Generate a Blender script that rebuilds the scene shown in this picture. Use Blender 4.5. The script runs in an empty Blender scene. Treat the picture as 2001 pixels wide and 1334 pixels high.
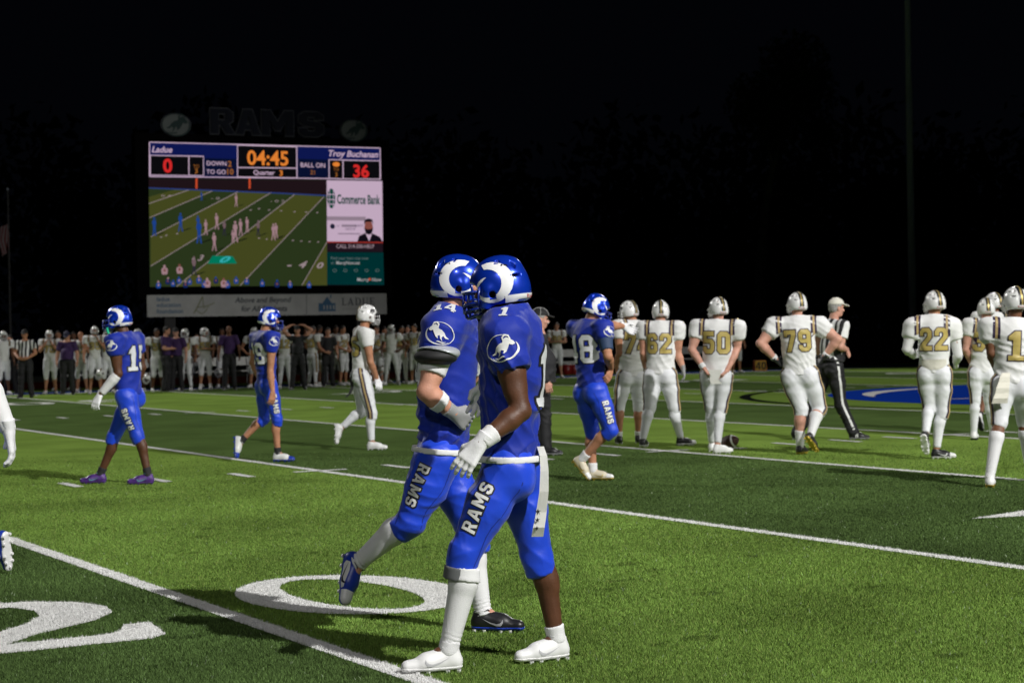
import bpy, bmesh, math, random
import numpy as np
from mathutils import Matrix, Vector
from mathutils.bvhtree import BVHTree

random.seed(7)
RNG = np.random.default_rng(7)
SC = bpy.context.scene
COL = SC.collection

# ------------------------------------------------------------------ camera
CAM = np.array([-3.467, -2.043, 1.4498])
YAW, PITCH, ROLL, FPX = 0.51936, -0.0041456, -0.017760, 3582.9
_F = np.array([math.sin(YAW) * math.cos(PITCH), math.cos(YAW) * math.cos(PITCH), math.sin(PITCH)])
_R0 = np.array([math.cos(YAW), -math.sin(YAW), 0.0])
_U0 = np.cross(_R0, _F)
_R = math.cos(ROLL) * _R0 + math.sin(ROLL) * _U0
_U = -math.sin(ROLL) * _R0 + math.cos(ROLL) * _U0
FG = np.array([math.sin(YAW), math.cos(YAW), 0.0])
RG = np.array([math.cos(YAW), -math.sin(YAW), 0.0])
UP = np.array([0.0, 0.0, 1.0])

cd = bpy.data.cameras.new('camera')
cd.sensor_width = 36.0
cd.lens = FPX * 36.0 / 2001.0
cd.clip_end = 2000.0
cd.dof.use_dof = True
cd.dof.focus_distance = 8.5
cd.dof.aperture_fstop = 5.6
cam = bpy.data.objects.new('camera', cd)
COL.objects.link(cam)
cam.matrix_world = Matrix(((_R[0], _U[0], -_F[0], CAM[0]), (_R[1], _U[1], -_F[1], CAM[1]),
                           (_R[2], _U[2], -_F[2], CAM[2]), (0, 0, 0, 1)))
SC.camera = cam

# ------------------------------------------------------------------ world and floodlights
w = bpy.data.worlds.new('World')
SC.world = w
w.use_nodes = True
nt = w.node_tree
sky = nt.nodes.new('ShaderNodeTexSky')
sky.sky_type = 'NISHITA'
sky.sun_disc = False
sky.sun_elevation = math.radians(-9.0)
sky.sun_rotation = math.radians(200.0)
bg = nt.nodes['Background']
bg.inputs['Strength'].default_value = 0.05
addn = nt.nodes.new('ShaderNodeMix')
addn.data_type = 'RGBA'
addn.blend_type = 'ADD'
addn.inputs[0].default_value = 1.0
nt.links.new(sky.outputs['Color'], addn.inputs[6])
addn.inputs[7].default_value = (0.013, 0.016, 0.028, 1)
nt.links.new(addn.outputs[2], bg.inputs['Color'])

def floodlight(name, loc, target, watts, cone, col=(1.0, 0.985, 0.955), radius=0.32, blend=0.6):
    ld = bpy.data.lights.new(name, 'SPOT')
    ld.energy = watts
    ld.color = col
    ld.spot_size = math.radians(cone)
    ld.spot_blend = blend
    ld.shadow_soft_size = radius
    o = bpy.data.objects.new(name, ld)
    COL.objects.link(o)
    o.location = loc
    o.rotation_euler = (Vector(target) - Vector(loc)).to_track_quat('-Z', 'Y').to_euler()
    return o

# stadium floodlight banks on the near-side poles behind the photographer
POLE_L, POLE_R, POLE_M = (-21.0, -19.0, 23.0), (9.0, -21.0, 23.0), (46.0, -21.0, 23.0)
floodlight('floodlight_bank', POLE_L, (1.0, 9.0, 0.0), 10500, 46)
floodlight('floodlight_bank', POLE_R, (5.0, 11.5, 0.0), 68000, 46, blend=0.7)
floodlight('floodlight_bank', POLE_M, (15.0, 29.0, 0.0), 41000, 54)
# far-side poles, their heads above the picture
POLE_F, POLE_G = (-6.0, 68.0, 26.0), (53.5, 61.0, 25.0)
floodlight('floodlight_bank', POLE_F, (8.0, 35.0, 0.0), 40000, 46)
floodlight('floodlight_bank', POLE_G, (24.0, 33.0, 0.0), 32000, 46)

SC.view_settings.view_transform = 'Standard'
SC.view_settings.look = 'None'
SC.view_settings.exposure = 0.10
SC.view_settings.gamma = 1.0
SC.cycles.use_denoising = True
SC.cycles.max_bounces = 5
SC.cycles.sample_clamp_indirect = 4.0

# ------------------------------------------------------------------ pixel rays (photo measurements -> places on the field)
def ray(u, v):
    return _F + _R * ((u - 1000.5) / FPX) - _U * ((v - 667.0) / FPX)

def on_plane(u, v, z=0.0):
    d = ray(u, v)
    return CAM + d * ((z - CAM[2]) / d[2])

def at_depth(u, v, depth):
    return CAM + ray(u, v) * depth

def depth_of(p):
    return float((np.asarray(p) - CAM) @ _F)

# ------------------------------------------------------------------ materials
MATS = {}
def mat(name, col, rough=0.6, metal=0.0, spec=0.5, bump=None, noise=None, coat=0.0, sheen=0.0, emit=None, crease=None):
    """bump=(scale,strength); noise=(scale,amount): small colour variation"""
    if name in MATS:
        return MATS[name]
    m = bpy.data.materials.new(name)
    m.use_nodes = True
    n, l = m.node_tree.nodes, m.node_tree.links
    b = n['Principled BSDF']
    b.inputs['Base Color'].default_value = (*col, 1)
    b.inputs['Roughness'].default_value = rough
    b.inputs['Metallic'].default_value = metal
    b.inputs['Specular IOR Level'].default_value = spec
    b.inputs['Coat Weight'].default_value = coat
    b.inputs['Coat Roughness'].default_value = 0.08
    b.inputs['Sheen Weight'].default_value = sheen
    if emit:
        b.inputs['Emission Color'].default_value = (*col, 1)
        b.inputs['Emission Strength'].default_value = emit
    if bump or noise:
        tc = n.new('ShaderNodeTexCoord')
    if noise:
        t = n.new('ShaderNodeTexNoise'); t.inputs['Scale'].default_value = noise[0]; t.inputs['Detail'].default_value = 4
        l.new(tc.outputs['Object'], t.inputs['Vector'])
        mr = n.new('ShaderNodeMapRange')
        mr.inputs[1].default_value = 0.3; mr.inputs[2].default_value = 0.7
        mr.inputs[3].default_value = 1 - noise[1]; mr.inputs[4].default_value = 1 + noise[1]
        l.new(t.outputs['Fac'], mr.inputs[0])
        mx = n.new('ShaderNodeMix'); mx.data_type = 'RGBA'; mx.blend_type = 'MULTIPLY'; mx.inputs[0].default_value = 1
        mx.inputs[6].default_value = (*col, 1)
        l.new(mr.outputs[0], mx.inputs[7]); l.new(mx.outputs[2], b.inputs['Base Color'])
    if bump:
        t2 = n.new('ShaderNodeTexNoise'); t2.inputs['Scale'].default_value = bump[0]; t2.inputs['Detail'].default_value = 3
        l.new(tc.outputs['Object'], t2.inputs['Vector'])
        bp = n.new('ShaderNodeBump'); bp.inputs['Strength'].default_value = bump[1]; bp.inputs['Distance'].default_value = 0.02
        l.new(t2.outputs['Fac'], bp.inputs['Height']); l.new(bp.outputs[0], b.inputs['Normal'])
    if crease:      # fabric creases: ridged noise
        tc2 = n.new('ShaderNodeTexCoord'); t3 = n.new('ShaderNodeTexNoise'); t3.noise_type = 'RIDGED_MULTIFRACTAL'
        t3.inputs['Scale'].default_value = crease[0]; t3.inputs['Detail'].default_value = 3; t3.inputs['Distortion'].default_value = 1.2
        l.new(tc2.outputs['Object'], t3.inputs['Vector'])
        b3 = n.new('ShaderNodeBump'); b3.inputs['Strength'].default_value = crease[1]; b3.inputs['Distance'].default_value = 0.022
        l.new(t3.outputs['Fac'], b3.inputs['Height'])
        if bump: l.new(bp.outputs[0], b3.inputs['Normal'])
        l.new(b3.outputs[0], b.inputs['Normal'])
    MATS[name] = m
    return m

def glow(name, col, s=1.0):
    if name in MATS:
        return MATS[name]
    m = bpy.data.materials.new(name); m.use_nodes = True
    n, l = m.node_tree.nodes, m.node_tree.links
    n.remove(n['Principled BSDF'])
    e = n.new('ShaderNodeEmission'); e.inputs[0].default_value = (*col, 1); e.inputs[1].default_value = s
    l.new(e.outputs[0], n['Material Output'].inputs[0])
    MATS[name] = m
    return m

# ------------------------------------------------------------------ object helpers
def tag(o, label=None, cat=None, group=None, kind=None):
    if label: o['label'] = label
    if cat: o['category'] = cat
    if group: o['group'] = group
    if kind: o['kind'] = kind
    return o

def empty(name, loc, label=None, cat=None, group=None):
    o = bpy.data.objects.new(name, None)
    COL.objects.link(o)
    o.location = tuple(loc)
    o.empty_display_size = 0.2
    return tag(o, label, cat, group)

def mesh_np(name, V, Q, smooth=True):
    """V (n,3), Q (m,4) or (m,3) arrays"""
    me = bpy.data.meshes.new(name)
    V = np.ascontiguousarray(V, dtype=np.float32); Q = np.ascontiguousarray(Q, dtype=np.int32)
    k = Q.shape[1]
    me.vertices.add(len(V)); me.vertices.foreach_set('co', V.ravel())
    me.loops.add(Q.size); me.loops.foreach_set('vertex_index', Q.ravel())
    me.polygons.add(len(Q)); me.polygons.foreach_set('loop_start', np.arange(len(Q), dtype=np.int32) * k)
    me.polygons.foreach_set('loop_total', np.full(len(Q), k, dtype=np.int32))
    if smooth:
        me.polygons.foreach_set('use_smooth', np.ones(len(Q), dtype=bool))
    me.update(calc_edges=True)
    return me

def obj(name, me, m, parent=None, loc=None, M=None):
    o = bpy.data.objects.new(name, me)
    COL.objects.link(o)
    if m is not None and len(me.materials) == 0:
        me.materials.append(m)
    elif m is not None and me.materials[0] != m:
        o.material_slots[0].link = 'OBJECT'
        o.material_slots[0].material = m
    if parent: o.parent = parent
    if loc is not None: o.location = tuple(loc)
    if M is not None: o.matrix_local = M
    return o

class MB:
    """collects boxes, tubes, lathes and polygons; build() links them as ONE mesh object"""
    def __init__(s): s.v, s.f = [], []
    def add(s, v, f):
        n = len(s.v); s.v += [tuple(p) for p in v]; s.f += [tuple(i + n for i in q) for q in f]; return s
    def box(s, c, d, M=None):
        x, y, z = (q / 2 for q in d)
        v = [Vector((i * x, j * y, k * z)) for i in (-1, 1) for j in (-1, 1) for k in (-1, 1)]
        if M is not None: v = [M @ p for p in v]
        v = [p + Vector(c) for p in v]
        return s.add(v, [(0, 1, 3, 2), (4, 6, 7, 5), (0, 4, 5, 1), (2, 3, 7, 6), (0, 2, 6, 4), (1, 5, 7, 3)])
    def tube(s, pts, r, n=8, cap=True):
        pts = [Vector(tuple(p)) for p in pts]; rs = r if isinstance(r, (list, tuple)) else [r] * len(pts)
        v, f = [], []; a = None
        for i, p in enumerate(pts):
            t = (pts[min(i + 1, len(pts) - 1)] - pts[max(i - 1, 0)]).normalized()
            if a is None: a = t.orthogonal().normalized()
            a = (a - t * a.dot(t)).normalized(); b = t.cross(a)
            v += [p + (a * math.cos(q) + b * math.sin(q)) * rs[i] for q in (2 * math.pi * k / n for k in range(n))]
        for i in range(len(pts) - 1):
            f += [(i * n + k, i * n + (k + 1) % n, (i + 1) * n + (k + 1) % n, (i + 1) * n + k) for k in range(n)]
        if cap: f += [tuple(range(n))[::-1], tuple(range((len(pts) - 1) * n, len(pts) * n))]
        return s.add(v, f)
    def lathe(s, prof, n=20, M=None):
        v, f = [], []
        for (r, z) in prof:
            v += [Vector((r * math.cos(2 * math.pi * k / n), r * math.sin(2 * math.pi * k / n), z)) for k in range(n)]
        for i in range(len(prof) - 1):
            f += [(i * n + k, i * n + (k + 1) % n, (i + 1) * n + (k + 1) % n, (i + 1) * n + k) for k in range(n)]
        if M is not None: v = [M @ p for p in v]
        return s.add(v, f)
    def mesh(s, name, smooth=False):
        me = bpy.data.meshes.new(name); me.from_pydata([tuple(p) for p in s.v], [], s.f); me.update()
        if smooth: me.polygons.foreach_set('use_smooth', np.ones(len(me.polygons), dtype=bool))
        return me
    def build(s, name, m, parent=None, smooth=False, loc=None, M=None):
        return obj(name, s.mesh(name, smooth), m, parent, loc, M)

# ------------------------------------------------------------------ implicit surfaces -> meshes (bodies, clothes, helmets)
def nrm(a):
    a = np.asarray(a, float); return a / (np.linalg.norm(a) + 1e-12)

class Field:
    def __init__(s, lo, hi, h):
        s.lo = np.asarray(lo, float); s.h = h
        s.n = np.maximum(np.ceil((np.asarray(hi) - s.lo) / h).astype(int) + 1, 4)
        s.V = np.full(s.n, 0.5, dtype=np.float32)
        s.ax = [s.lo[i] + h * np.arange(s.n[i]) for i in range(3)]
    def sub(s, lo, hi):
        i0 = np.clip(np.floor((lo - s.lo) / s.h).astype(int), 0, s.n - 1)
        i1 = np.clip(np.ceil((hi - s.lo) / s.h).astype(int) + 1, 1, s.n)
        sl = tuple(slice(a, b) for a, b in zip(i0, i1))
        X = s.ax[0][sl[0]][:, None, None]; Y = s.ax[1][sl[1]][None, :, None]; Z = s.ax[2][sl[2]][None, None, :]
        return sl, X, Y, Z
    def put(s, sl, d, k, op):
        A = s.V[sl]
        if op == 'sub':
            d = -d
            if k > 0:
                t = np.clip(0.5 - 0.5 * (d - A) / k, 0, 1); s.V[sl] = A * t + d * (1 - t) + k * t * (1 - t)
            else: s.V[sl] = np.maximum(A, d)
        else:
            if k > 0:
                t = np.clip(0.5 + 0.5 * (d - A) / k, 0, 1); s.V[sl] = d * (1 - t) + A * t - k * t * (1 - t)
            else: s.V[sl] = np.minimum(A, d)
    def cone(s, a, b, ra, rb=None, k=0.02, flat=None, cuts=(), op='add'):
        """tapered capsule; flat=(axis, factor) makes its section elliptical (thinner along axis)"""
        rb = ra if rb is None else rb
        a = np.asarray(a, float); b = np.asarray(b, float)
        mg = max(ra, rb) + k + 3 * s.h
        sl, X, Y, Z = s.sub(np.minimum(a, b) - mg, np.maximum(a, b) + mg)
        if s.V[sl].size == 0: return s
        x, y, z = X - a[0], Y - a[1], Z - a[2]; ba = b - a
        cut = None
        for (pt, nn) in cuts:
            q = (X - pt[0]) * nn[0] + (Y - pt[1]) * nn[1] + (Z - pt[2]) * nn[2]
            cut = q if cut is None else np.maximum(cut, q)
        sc = 1.0
        if flat is not None:
            n, f = flat; e = (x * n[0] + y * n[1] + z * n[2]) * (f - 1)
            x, y, z = x + e * n[0], y + e * n[1], z + e * n[2]
            ba = ba + n * (ba @ n) * (f - 1); sc = f ** -0.5
        L = ba @ ba + 1e-12
        t = np.clip((x * ba[0] + y * ba[1] + z * ba[2]) / L, 0, 1)
        d = (np.sqrt((x - t * ba[0]) ** 2 + (y - t * ba[1]) ** 2 + (z - t * ba[2]) ** 2) - (ra + (rb - ra) * t)) * sc
        if cut is not None: d = np.maximum(d, cut)
        s.put(sl, d.astype(np.float32), k, op); return s
    def ell(s, c, r, M=None, k=0.02, cuts=(), op='add'):
        """ellipsoid with half-axes r along the columns of M"""
        c = np.asarray(c, float); r = np.asarray(r, float); mg = r.max() + k + 3 * s.h
        sl, X, Y, Z = s.sub(c - mg, c + mg)
        if s.V[sl].size == 0: return s
        x, y, z = X - c[0], Y - c[1], Z - c[2]
        if M is not None:
            M = np.asarray(M); x, y, z = (x * M[0, i] + y * M[1, i] + z * M[2, i] for i in range(3))
        k0 = np.sqrt((x / r[0]) ** 2 + (y / r[1]) ** 2 + (z / r[2]) ** 2)
        k1 = np.sqrt((x / r[0] ** 2) ** 2 + (y / r[1] ** 2) ** 2 + (z / r[2] ** 2) ** 2) + 1e-9
        d = k0 * (k0 - 1) / k1
        for (pt, nn) in cuts:
            d = np.maximum(d, (X - pt[0]) * nn[0] + (Y - pt[1]) * nn[1] + (Z - pt[2]) * nn[2])
        s.put(sl, d.astype(np.float32), k, op); return s
    def boxf(s, c, hd, rad=0.01, k=0.0, op='add', M=None):
        c = np.asarray(c, float); hd = np.asarray(hd, float); mg = np.linalg.norm(hd) + k + 3 * s.h
        sl, X, Y, Z = s.sub(c - mg, c + mg)
        if s.V[sl].size == 0: return s
        x, y, z = X - c[0], Y - c[1], Z - c[2]
        if M is not None:
            M = np.asarray(M); x, y, z = (x * M[0, i] + y * M[1, i] + z * M[2, i] for i in range(3))
        qx, qy, qz = np.abs(x) - hd[0] + rad, np.abs(y) - hd[1] + rad, np.abs(z) - hd[2] + rad
        d = np.sqrt(np.maximum(qx, 0) ** 2 + np.maximum(qy, 0) ** 2 + np.maximum(qz, 0) ** 2) \
            + np.minimum(np.maximum(np.maximum(qx, qy), qz), 0) - rad
        s.put(sl, (d + 0 * (X + Y + Z)).astype(np.float32), k, op); return s
    def cut(s, pt, n, k=0.0):
        X = s.ax[0][:, None, None]; Y = s.ax[1][None, :, None]; Z = s.ax[2][None, None, :]
        s.V = np.maximum(s.V, ((X - pt[0]) * n[0] + (Y - pt[1]) * n[1] + (Z - pt[2]) * n[2]).astype(np.float32)); return s
    def nets(s):
        V = s.V
        V[0], V[-1], V[:, 0], V[:, -1], V[:, :, 0], V[:, :, -1] = (0.5,) * 6
        S = V < 0
        c = np.zeros(np.array(V.shape) - 1, dtype=np.int8)
        for i in (0, 1):
            for j in (0, 1):
                for k in (0, 1):
                    c += S[i:S.shape[0] - 1 + i, j:S.shape[1] - 1 + j, k:S.shape[2] - 1 + k]
        act = (c > 0) & (c < 8)
        cells = np.argwhere(act)
        idx = np.full(act.shape, -1, dtype=np.int32); idx[act] = np.arange(len(cells))
        pos = np.zeros((len(cells), 3)); cnt = np.zeros(len(cells))
        for ax in range(3):
            o = [0, 1, 2]; o.remove(ax)
            for p in (0, 1):
                for q in (0, 1):
                    a = np.zeros(3, int); a[o[0]] = p; a[o[1]] = q
                    b = a.copy(); b[ax] = 1
                    A = cells + a; B = cells + b
                    va = V[A[:, 0], A[:, 1], A[:, 2]]; vb = V[B[:, 0], B[:, 1], B[:, 2]]
                    m = (va < 0) != (vb < 0)
                    t = np.where(m, va / np.where(m, va - vb, 1), 0)
                    pos[m] += a; pos[m, ax] += t[m]; cnt += m
        P = s.lo + (cells + pos / np.maximum(cnt, 1)[:, None]) * s.h
        F = []
        I = idx
        for ax in range(3):
            sa = [slice(1, -1)] * 3; sb = [slice(1, -1)] * 3
            sa[ax] = slice(0, -1); sb[ax] = slice(1, None)
            m = S[tuple(sa)] != S[tuple(sb)]
            e = np.argwhere(m)
            st = S[tuple(sa)][m]
            o = [(ax + 1) % 3, (ax + 2) % 3]
            base = e.copy(); base[:, o[0]] += 1; base[:, o[1]] += 1
            def cell(d0, d1):
                q = base.copy(); q[:, o[0]] += d0; q[:, o[1]] += d1
                return I[q[:, 0], q[:, 1], q[:, 2]]
            Q = np.stack([cell(-1, -1), cell(0, -1), cell(0, 0), cell(-1, 0)], 1)
            Q[~st] = Q[~st][:, ::-1]
            F.append(Q)
        return P, np.concatenate(F) if F else np.zeros((0, 4), int)

def vnormals(P, Q):
    a, b, c, d = (P[Q[:, i]] for i in range(4))
    fn = np.cross(c - a, d - b)
    N = np.zeros_like(P)
    for i in range(4): np.add.at(N, Q[:, i], fn)
    return N / (np.linalg.norm(N, axis=1)[:, None] + 1e-12)

def smooth_np(P, Q, it=1, f=0.5):
    for _ in range(it):
        A = np.zeros_like(P); C = np.zeros(len(P))
        for i in range(4):
            j = (i + 1) % 4
            np.add.at(A, Q[:, i], P[Q[:, j]]); np.add.at(C, Q[:, i], 1)
            np.add.at(A, Q[:, j], P[Q[:, i]]); np.add.at(C, Q[:, j], 1)
        P = P * (1 - f) + f * A / np.maximum(C, 1)[:, None]
    return P

def folds(P, seed, amp, up, lam=0.085):
    """cloth creases: warped, rounded ridges mostly across the up axis, with slack areas between"""
    r = np.random.default_rng(seed)
    out = np.zeros(len(P))
    for i in range(5):
        d = nrm(np.asarray(up) * (1.0 if i % 2 == 0 else 0.45) + r.normal(0, 0.55, 3))
        e, g = nrm(r.normal(0, 1, 3)), nrm(r.normal(0, 1, 3))
        l = lam * r.uniform(0.6, 1.9)
        ph = P @ d * (2 * math.pi / l) + 1.9 * np.sin(P @ e * 13 + r.uniform(0, 6)) + 1.0 * np.sin(P @ g * 27 + r.uniform(0, 6))
        env = np.clip(0.35 + 0.9 * np.sin(P @ nrm(r.normal(0, 1, 3)) * 11 + r.uniform(0, 6)) * np.sin(P @ nrm(r.normal(0, 1, 3)) * 9 + r.uniform(0, 6)), 0, 1)
        out += env * (1 - 2 * np.abs(np.sin(ph / 2)) ** 0.7) / (1 + 0.3 * i)
    return amp * out * 0.5
# ------------------------------------------------------------------ block lettering and flat shapes
_O = [(0, .15), (.15, 0), (.51, 0), (.66, .15), (.66, .85), (.51, 1), (.15, 1), (0, .85)]
_6 = [[(0, .15), (.15, 0), (.51, 0), (.66, .15), (.66, .47), (.51, .61), (.22, .61), (.22, .76), (.27, .82), (.39, .82),
       (.44, .76), (.44, .7), (.66, .7), (.66, .85), (.51, 1), (.15, 1), (0, .85)], [(.22, .22), (.44, .22), (.44, .43), (.22, .43)]]
GLYPH = {
 '0': [_O, [(.22, .22), (.44, .22), (.44, .78), (.22, .78)]],
 '1': [[(.08, 0), (.58, 0), (.58, .15), (.45, .15), (.45, 1), (.27, 1), (.08, .82), (.08, .7), (.22, .7), (.22, .15), (.08, .15)]],
 '2': [[(0, 0), (.66, 0), (.66, .2), (.3, .2), (.66, .58), (.66, .85), (.51, 1), (.15, 1), (0, .85), (0, .66), (.22, .66),
        (.22, .78), (.27, .82), (.39, .82), (.44, .78), (.44, .64), (0, .2)]],
 '3': [[(0, .15), (.15, 0), (.51, 0), (.66, .15), (.66, .43), (.58, .51), (.66, .59), (.66, .85), (.51, 1), (.15, 1), (0, .85),
        (0, .68), (.22, .68), (.22, .8), (.44, .8), (.44, .6), (.2, .6), (.2, .42), (.44, .42), (.44, .2), (.22, .2), (.22, .32), (0, .32)]],
 '4': [[(.4, 0), (.62, 0), (.62, .2), (.7, .2), (.7, .38), (.62, .38), (.62, 1), (.36, 1), (0, .4), (0, .2), (.4, .2)],
       [(.4, .38), (.2, .38), (.4, .72)]],
 '5': [[(0, .15), (.15, 0), (.51, 0), (.66, .15), (.66, .52), (.51, .66), (.22, .66), (.22, .8), (.62, .8), (.62, 1), (0, 1),
        (0, .48), (.4, .48), (.44, .44), (.44, .24), (.4, .2), (.26, .2), (.22, .24), (.22, .32), (0, .32)]],
 '6': _6,
 '7': [[(.14, 0), (.38, 0), (.66, .76), (.66, 1), (0, 1), (0, .7), (.2, .7), (.2, .8), (.42, .8)]],
 '8': [[(0, .15), (.15, 0), (.51, 0), (.66, .15), (.66, .43), (.6, .51), (.66, .59), (.66, .85), (.51, 1), (.15, 1), (0, .85), (0, .59), (.06, .51), (0, .43)],
       [(.22, .18), (.44, .18), (.44, .42), (.22, .42)], [(.22, .6), (.44, .6), (.44, .82), (.22, .82)]],
 '9': [[(.66 - x, 1 - y) for x, y in c] for c in _6],
 'R': [[(0, 0), (.22, 0), (.22, .36), (.3, .36), (.46, 0), (.7, 0), (.53, .4), (.66, .52), (.66, .85), (.51, 1), (0, 1)],
       [(.22, .54), (.44, .54), (.44, .82), (.22, .82)]],
 'A': [[(0, 0), (.22, 0), (.26, .2), (.48, .2), (.52, 0), (.74, 0), (.5, 1), (.24, 1)], [(.3, .38), (.44, .38), (.37, .74)]],
 'M': [[(0, 0), (.2, 0), (.2, .58), (.36, .2), (.48, .2), (.64, .58), (.64, 0), (.84, 0), (.84, 1), (.62, 1), (.42, .52), (.22, 1), (0, 1)]],
 'S': [[(0, .15), (.15, 0), (.51, 0), (.66, .15), (.66, .45), (.52, .58), (.22, .63), (.22, .8), (.44, .8), (.44, .7), (.66, .7),
        (.66, .85), (.51, 1), (.15, 1), (0, .85), (0, .58), (.14, .45), (.44, .38), (.44, .2), (.22, .2), (.22, .32), (0, .32)]],
 'N': [[(0, 0), (.2, 0), (.2, .6), (.5, 0), (.7, 0), (.7, 1), (.5, 1), (.5, .4), (.2, 1), (0, 1)]],
}
# narrow serif capitals for the district sign
def _ser(x0, x1, y): return [(x0, y - .03), (x1, y - .03), (x1, y + .03), (x0, y + .03)]
SERIF = {
 'L': [[(.1, 0), (.62, 0), (.66, .25), (.6, .25), (.54, .07), (.27, .07), (.27, .94), (.36, .94), (.36, 1), (.02, 1), (.02, .94), (.11, .94), (.11, .06), (.02, .06), (.02, 0)]],
 'A': [[(-.04, 0), (.24, 0), (.24, .06), (.16, .06), (.22, .26), (.52, .26), (.58, .06), (.48, .06), (.48, 0), (.84, 0), (.84, .06), (.76, .06), (.46, 1), (.38, 1), (.05, .06), (-.04, .06)], [(.25, .34), (.48, .34), (.37, .76)]],
 'D': [[(.02, 0), (.45, 0), (.7, .12), (.82, .35), (.82, .65), (.7, .88), (.45, 1), (.02, 1), (.02, .94), (.11, .94), (.11, .06), (.02, .06)], [(.27, .07), (.44, .07), (.58, .18), (.65, .38), (.65, .62), (.58, .82), (.44, .93), (.27, .93)]],
 'U': [[(.25, 0), (.55, 0), (.7, .1), (.75, .25), (.75, .94), (.84, .94), (.84, 1), (.58, 1), (.58, .94), (.67, .94), (.67, .28), (.6, .12), (.5, .08), (.38, .08), (.29, .16), (.27, .3), (.27, .94), (.36, .94), (.36, 1), (.02, 1), (.02, .94), (.11, .94), (.11, .22), (.16, .08)]],
 'E': [[(.02, 0), (.64, 0), (.68, .25), (.62, .25), (.56, .07), (.27, .07), (.27, .47), (.42, .47), (.46, .37), (.5, .37), (.5, .64), (.46, .64), (.42, .54), (.27, .54), (.27, .93), (.55, .93), (.6, .77), (.66, .77), (.63, 1), (.02, 1), (.02, .94), (.11, .94), (.11, .06), (.02, .06)]],
}

def area2(c): return sum(c[i][0] * c[(i + 1) % len(c)][1] - c[(i + 1) % len(c)][0] * c[i][1] for i in range(len(c)))

def orient(contours):
    out = []
    for i, c in enumerate(contours):
        want = i == 0 or (len(c) > 2 and not inside_any(c[0], contours[:1]))
        if (area2(c) > 0) != want: c = c[::-1]
        out.append(list(c))
    return out

def inside_any(p, cs):
    ok = False
    for c in cs:
        k = False
        for i in range(len(c)):
            (x1, y1), (x2, y2) = c[i - 1], c[i]
            if (y1 > p[1]) != (y2 > p[1]) and p[0] < (x2 - x1) * (p[1] - y1) / (y2 - y1) + x1: k = not k
        ok = ok or k
    return ok

def grow(c, d):
    n = len(c); out = []
    for i in range(n):
        a, b, e = (Vector(c[(i + k) % n]) for k in (-1, 0, 1))
        t1, t2 = (b - a), (e - b)
        if t1.length < 1e-9 or t2.length < 1e-9: out.append(tuple(b)); continue
        t1.normalize(); t2.normalize()
        n1, n2 = Vector((t1.y, -t1.x)), Vector((t2.y, -t2.x))
        m = n1 + n2; q = max(m.length_squared / 2, 0.35)
        out.append(tuple(b + m * (d / q)))
    return out

def fill2d(contours):
    """contours -> (verts2d, faces) through a filled 2D curve"""
    cu = bpy.data.curves.new('shape', 'CURVE'); cu.dimensions = '2D'; cu.fill_mode = 'BOTH'
    for c in contours:
        s = cu.splines.new('POLY'); s.points.add(len(c) - 1); s.use_cyclic_u = True
        for p, q in zip(s.points, c): p.co = (q[0], q[1], 0, 1)
    o = bpy.data.objects.new('shape', cu)
    me = bpy.data.meshes.new_from_object(o)
    v = [(p.co.x, p.co.y) for p in me.vertices]; f = [tuple(p.vertices) for p in me.polygons]
    bpy.data.objects.remove(o); bpy.data.curves.remove(cu); bpy.data.meshes.remove(me)
    return v, f

def merge2d(parts):
    V, F = [], []
    for v, f in parts:
        n = len(V); V += list(v); F += [tuple(i + n for i in q) for q in f]
    return V, F

def block(text, height, out=0.0, gap=0.14, font=None, width=1.0, center=True):
    """block text as 2D polygons; out = outline growth in metres"""
    font = font or GLYPH; x = 0; parts = []
    for ch in text:
        if ch == ' ': x += .45; continue
        g = orient(font[ch])
        wd = max(p[0] for c in g for p in c)
        cs = [[((p[0] + x) * height * width, p[1] * height) for p in c] for c in g]
        if out: cs = [grow(c, out) for c in cs]
        parts.append(fill2d(cs)); x += wd + gap
    W = (x - gap) * height * width
    v, f = merge2d(parts)
    if center: v = [(a - W / 2, b - height / 2) for a, b in v]
    return v, f

def words(text, size, align='LEFT', bold=0.0, shear=0.0, sx=1.0):
    """plain lettering as 2D polygons"""
    cu = bpy.data.curves.new('lettering', 'FONT'); cu.body = text; cu.size = size; cu.align_x = align
    cu.offset = bold; cu.shear = shear; cu.resolution_u = 3
    o = bpy.data.objects.new('lettering', cu)
    me = bpy.data.meshes.new_from_object(o)
    v = [(p.co.x * sx, p.co.y) for p in me.vertices]; f = [tuple(p.vertices) for p in me.polygons]
    bpy.data.objects.remove(o); bpy.data.curves.remove(cu); bpy.data.meshes.remove(me)
    return v, f

def disc2d(cx, cy, rx, ry, n=24, a0=0, a1=360):
    full = abs(a1 - a0) >= 360
    k = n if full else n + 1
    return [(cx + rx * math.cos(math.radians(a0 + (a1 - a0) * i / n)), cy + ry * math.sin(math.radians(a0 + (a1 - a0) * i / n))) for i in range(k)]

def ring2d(cx, cy, rx, ry, w, n=28):
    return fill2d([disc2d(cx, cy, rx, ry, n), disc2d(cx, cy, rx - w, ry - w, n)[::-1]])

def stroke2d(pts, w):
    """open polyline with width w (or list of widths)"""
    P = [Vector(p) for p in pts]; ws = w if isinstance(w, (list, tuple)) else [w] * len(P)
    L, R = [], []
    for i, p in enumerate(P):
        t = (P[min(i + 1, len(P) - 1)] - P[max(i - 1, 0)]).normalized(); n = Vector((-t.y, t.x)) * ws[i] / 2
        L.append(tuple(p + n)); R.append(tuple(p - n))
    V = L + R; k = len(P)
    return V, [(i, i + 1, k + i + 1, k + i) for i in range(k - 1)]

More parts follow.
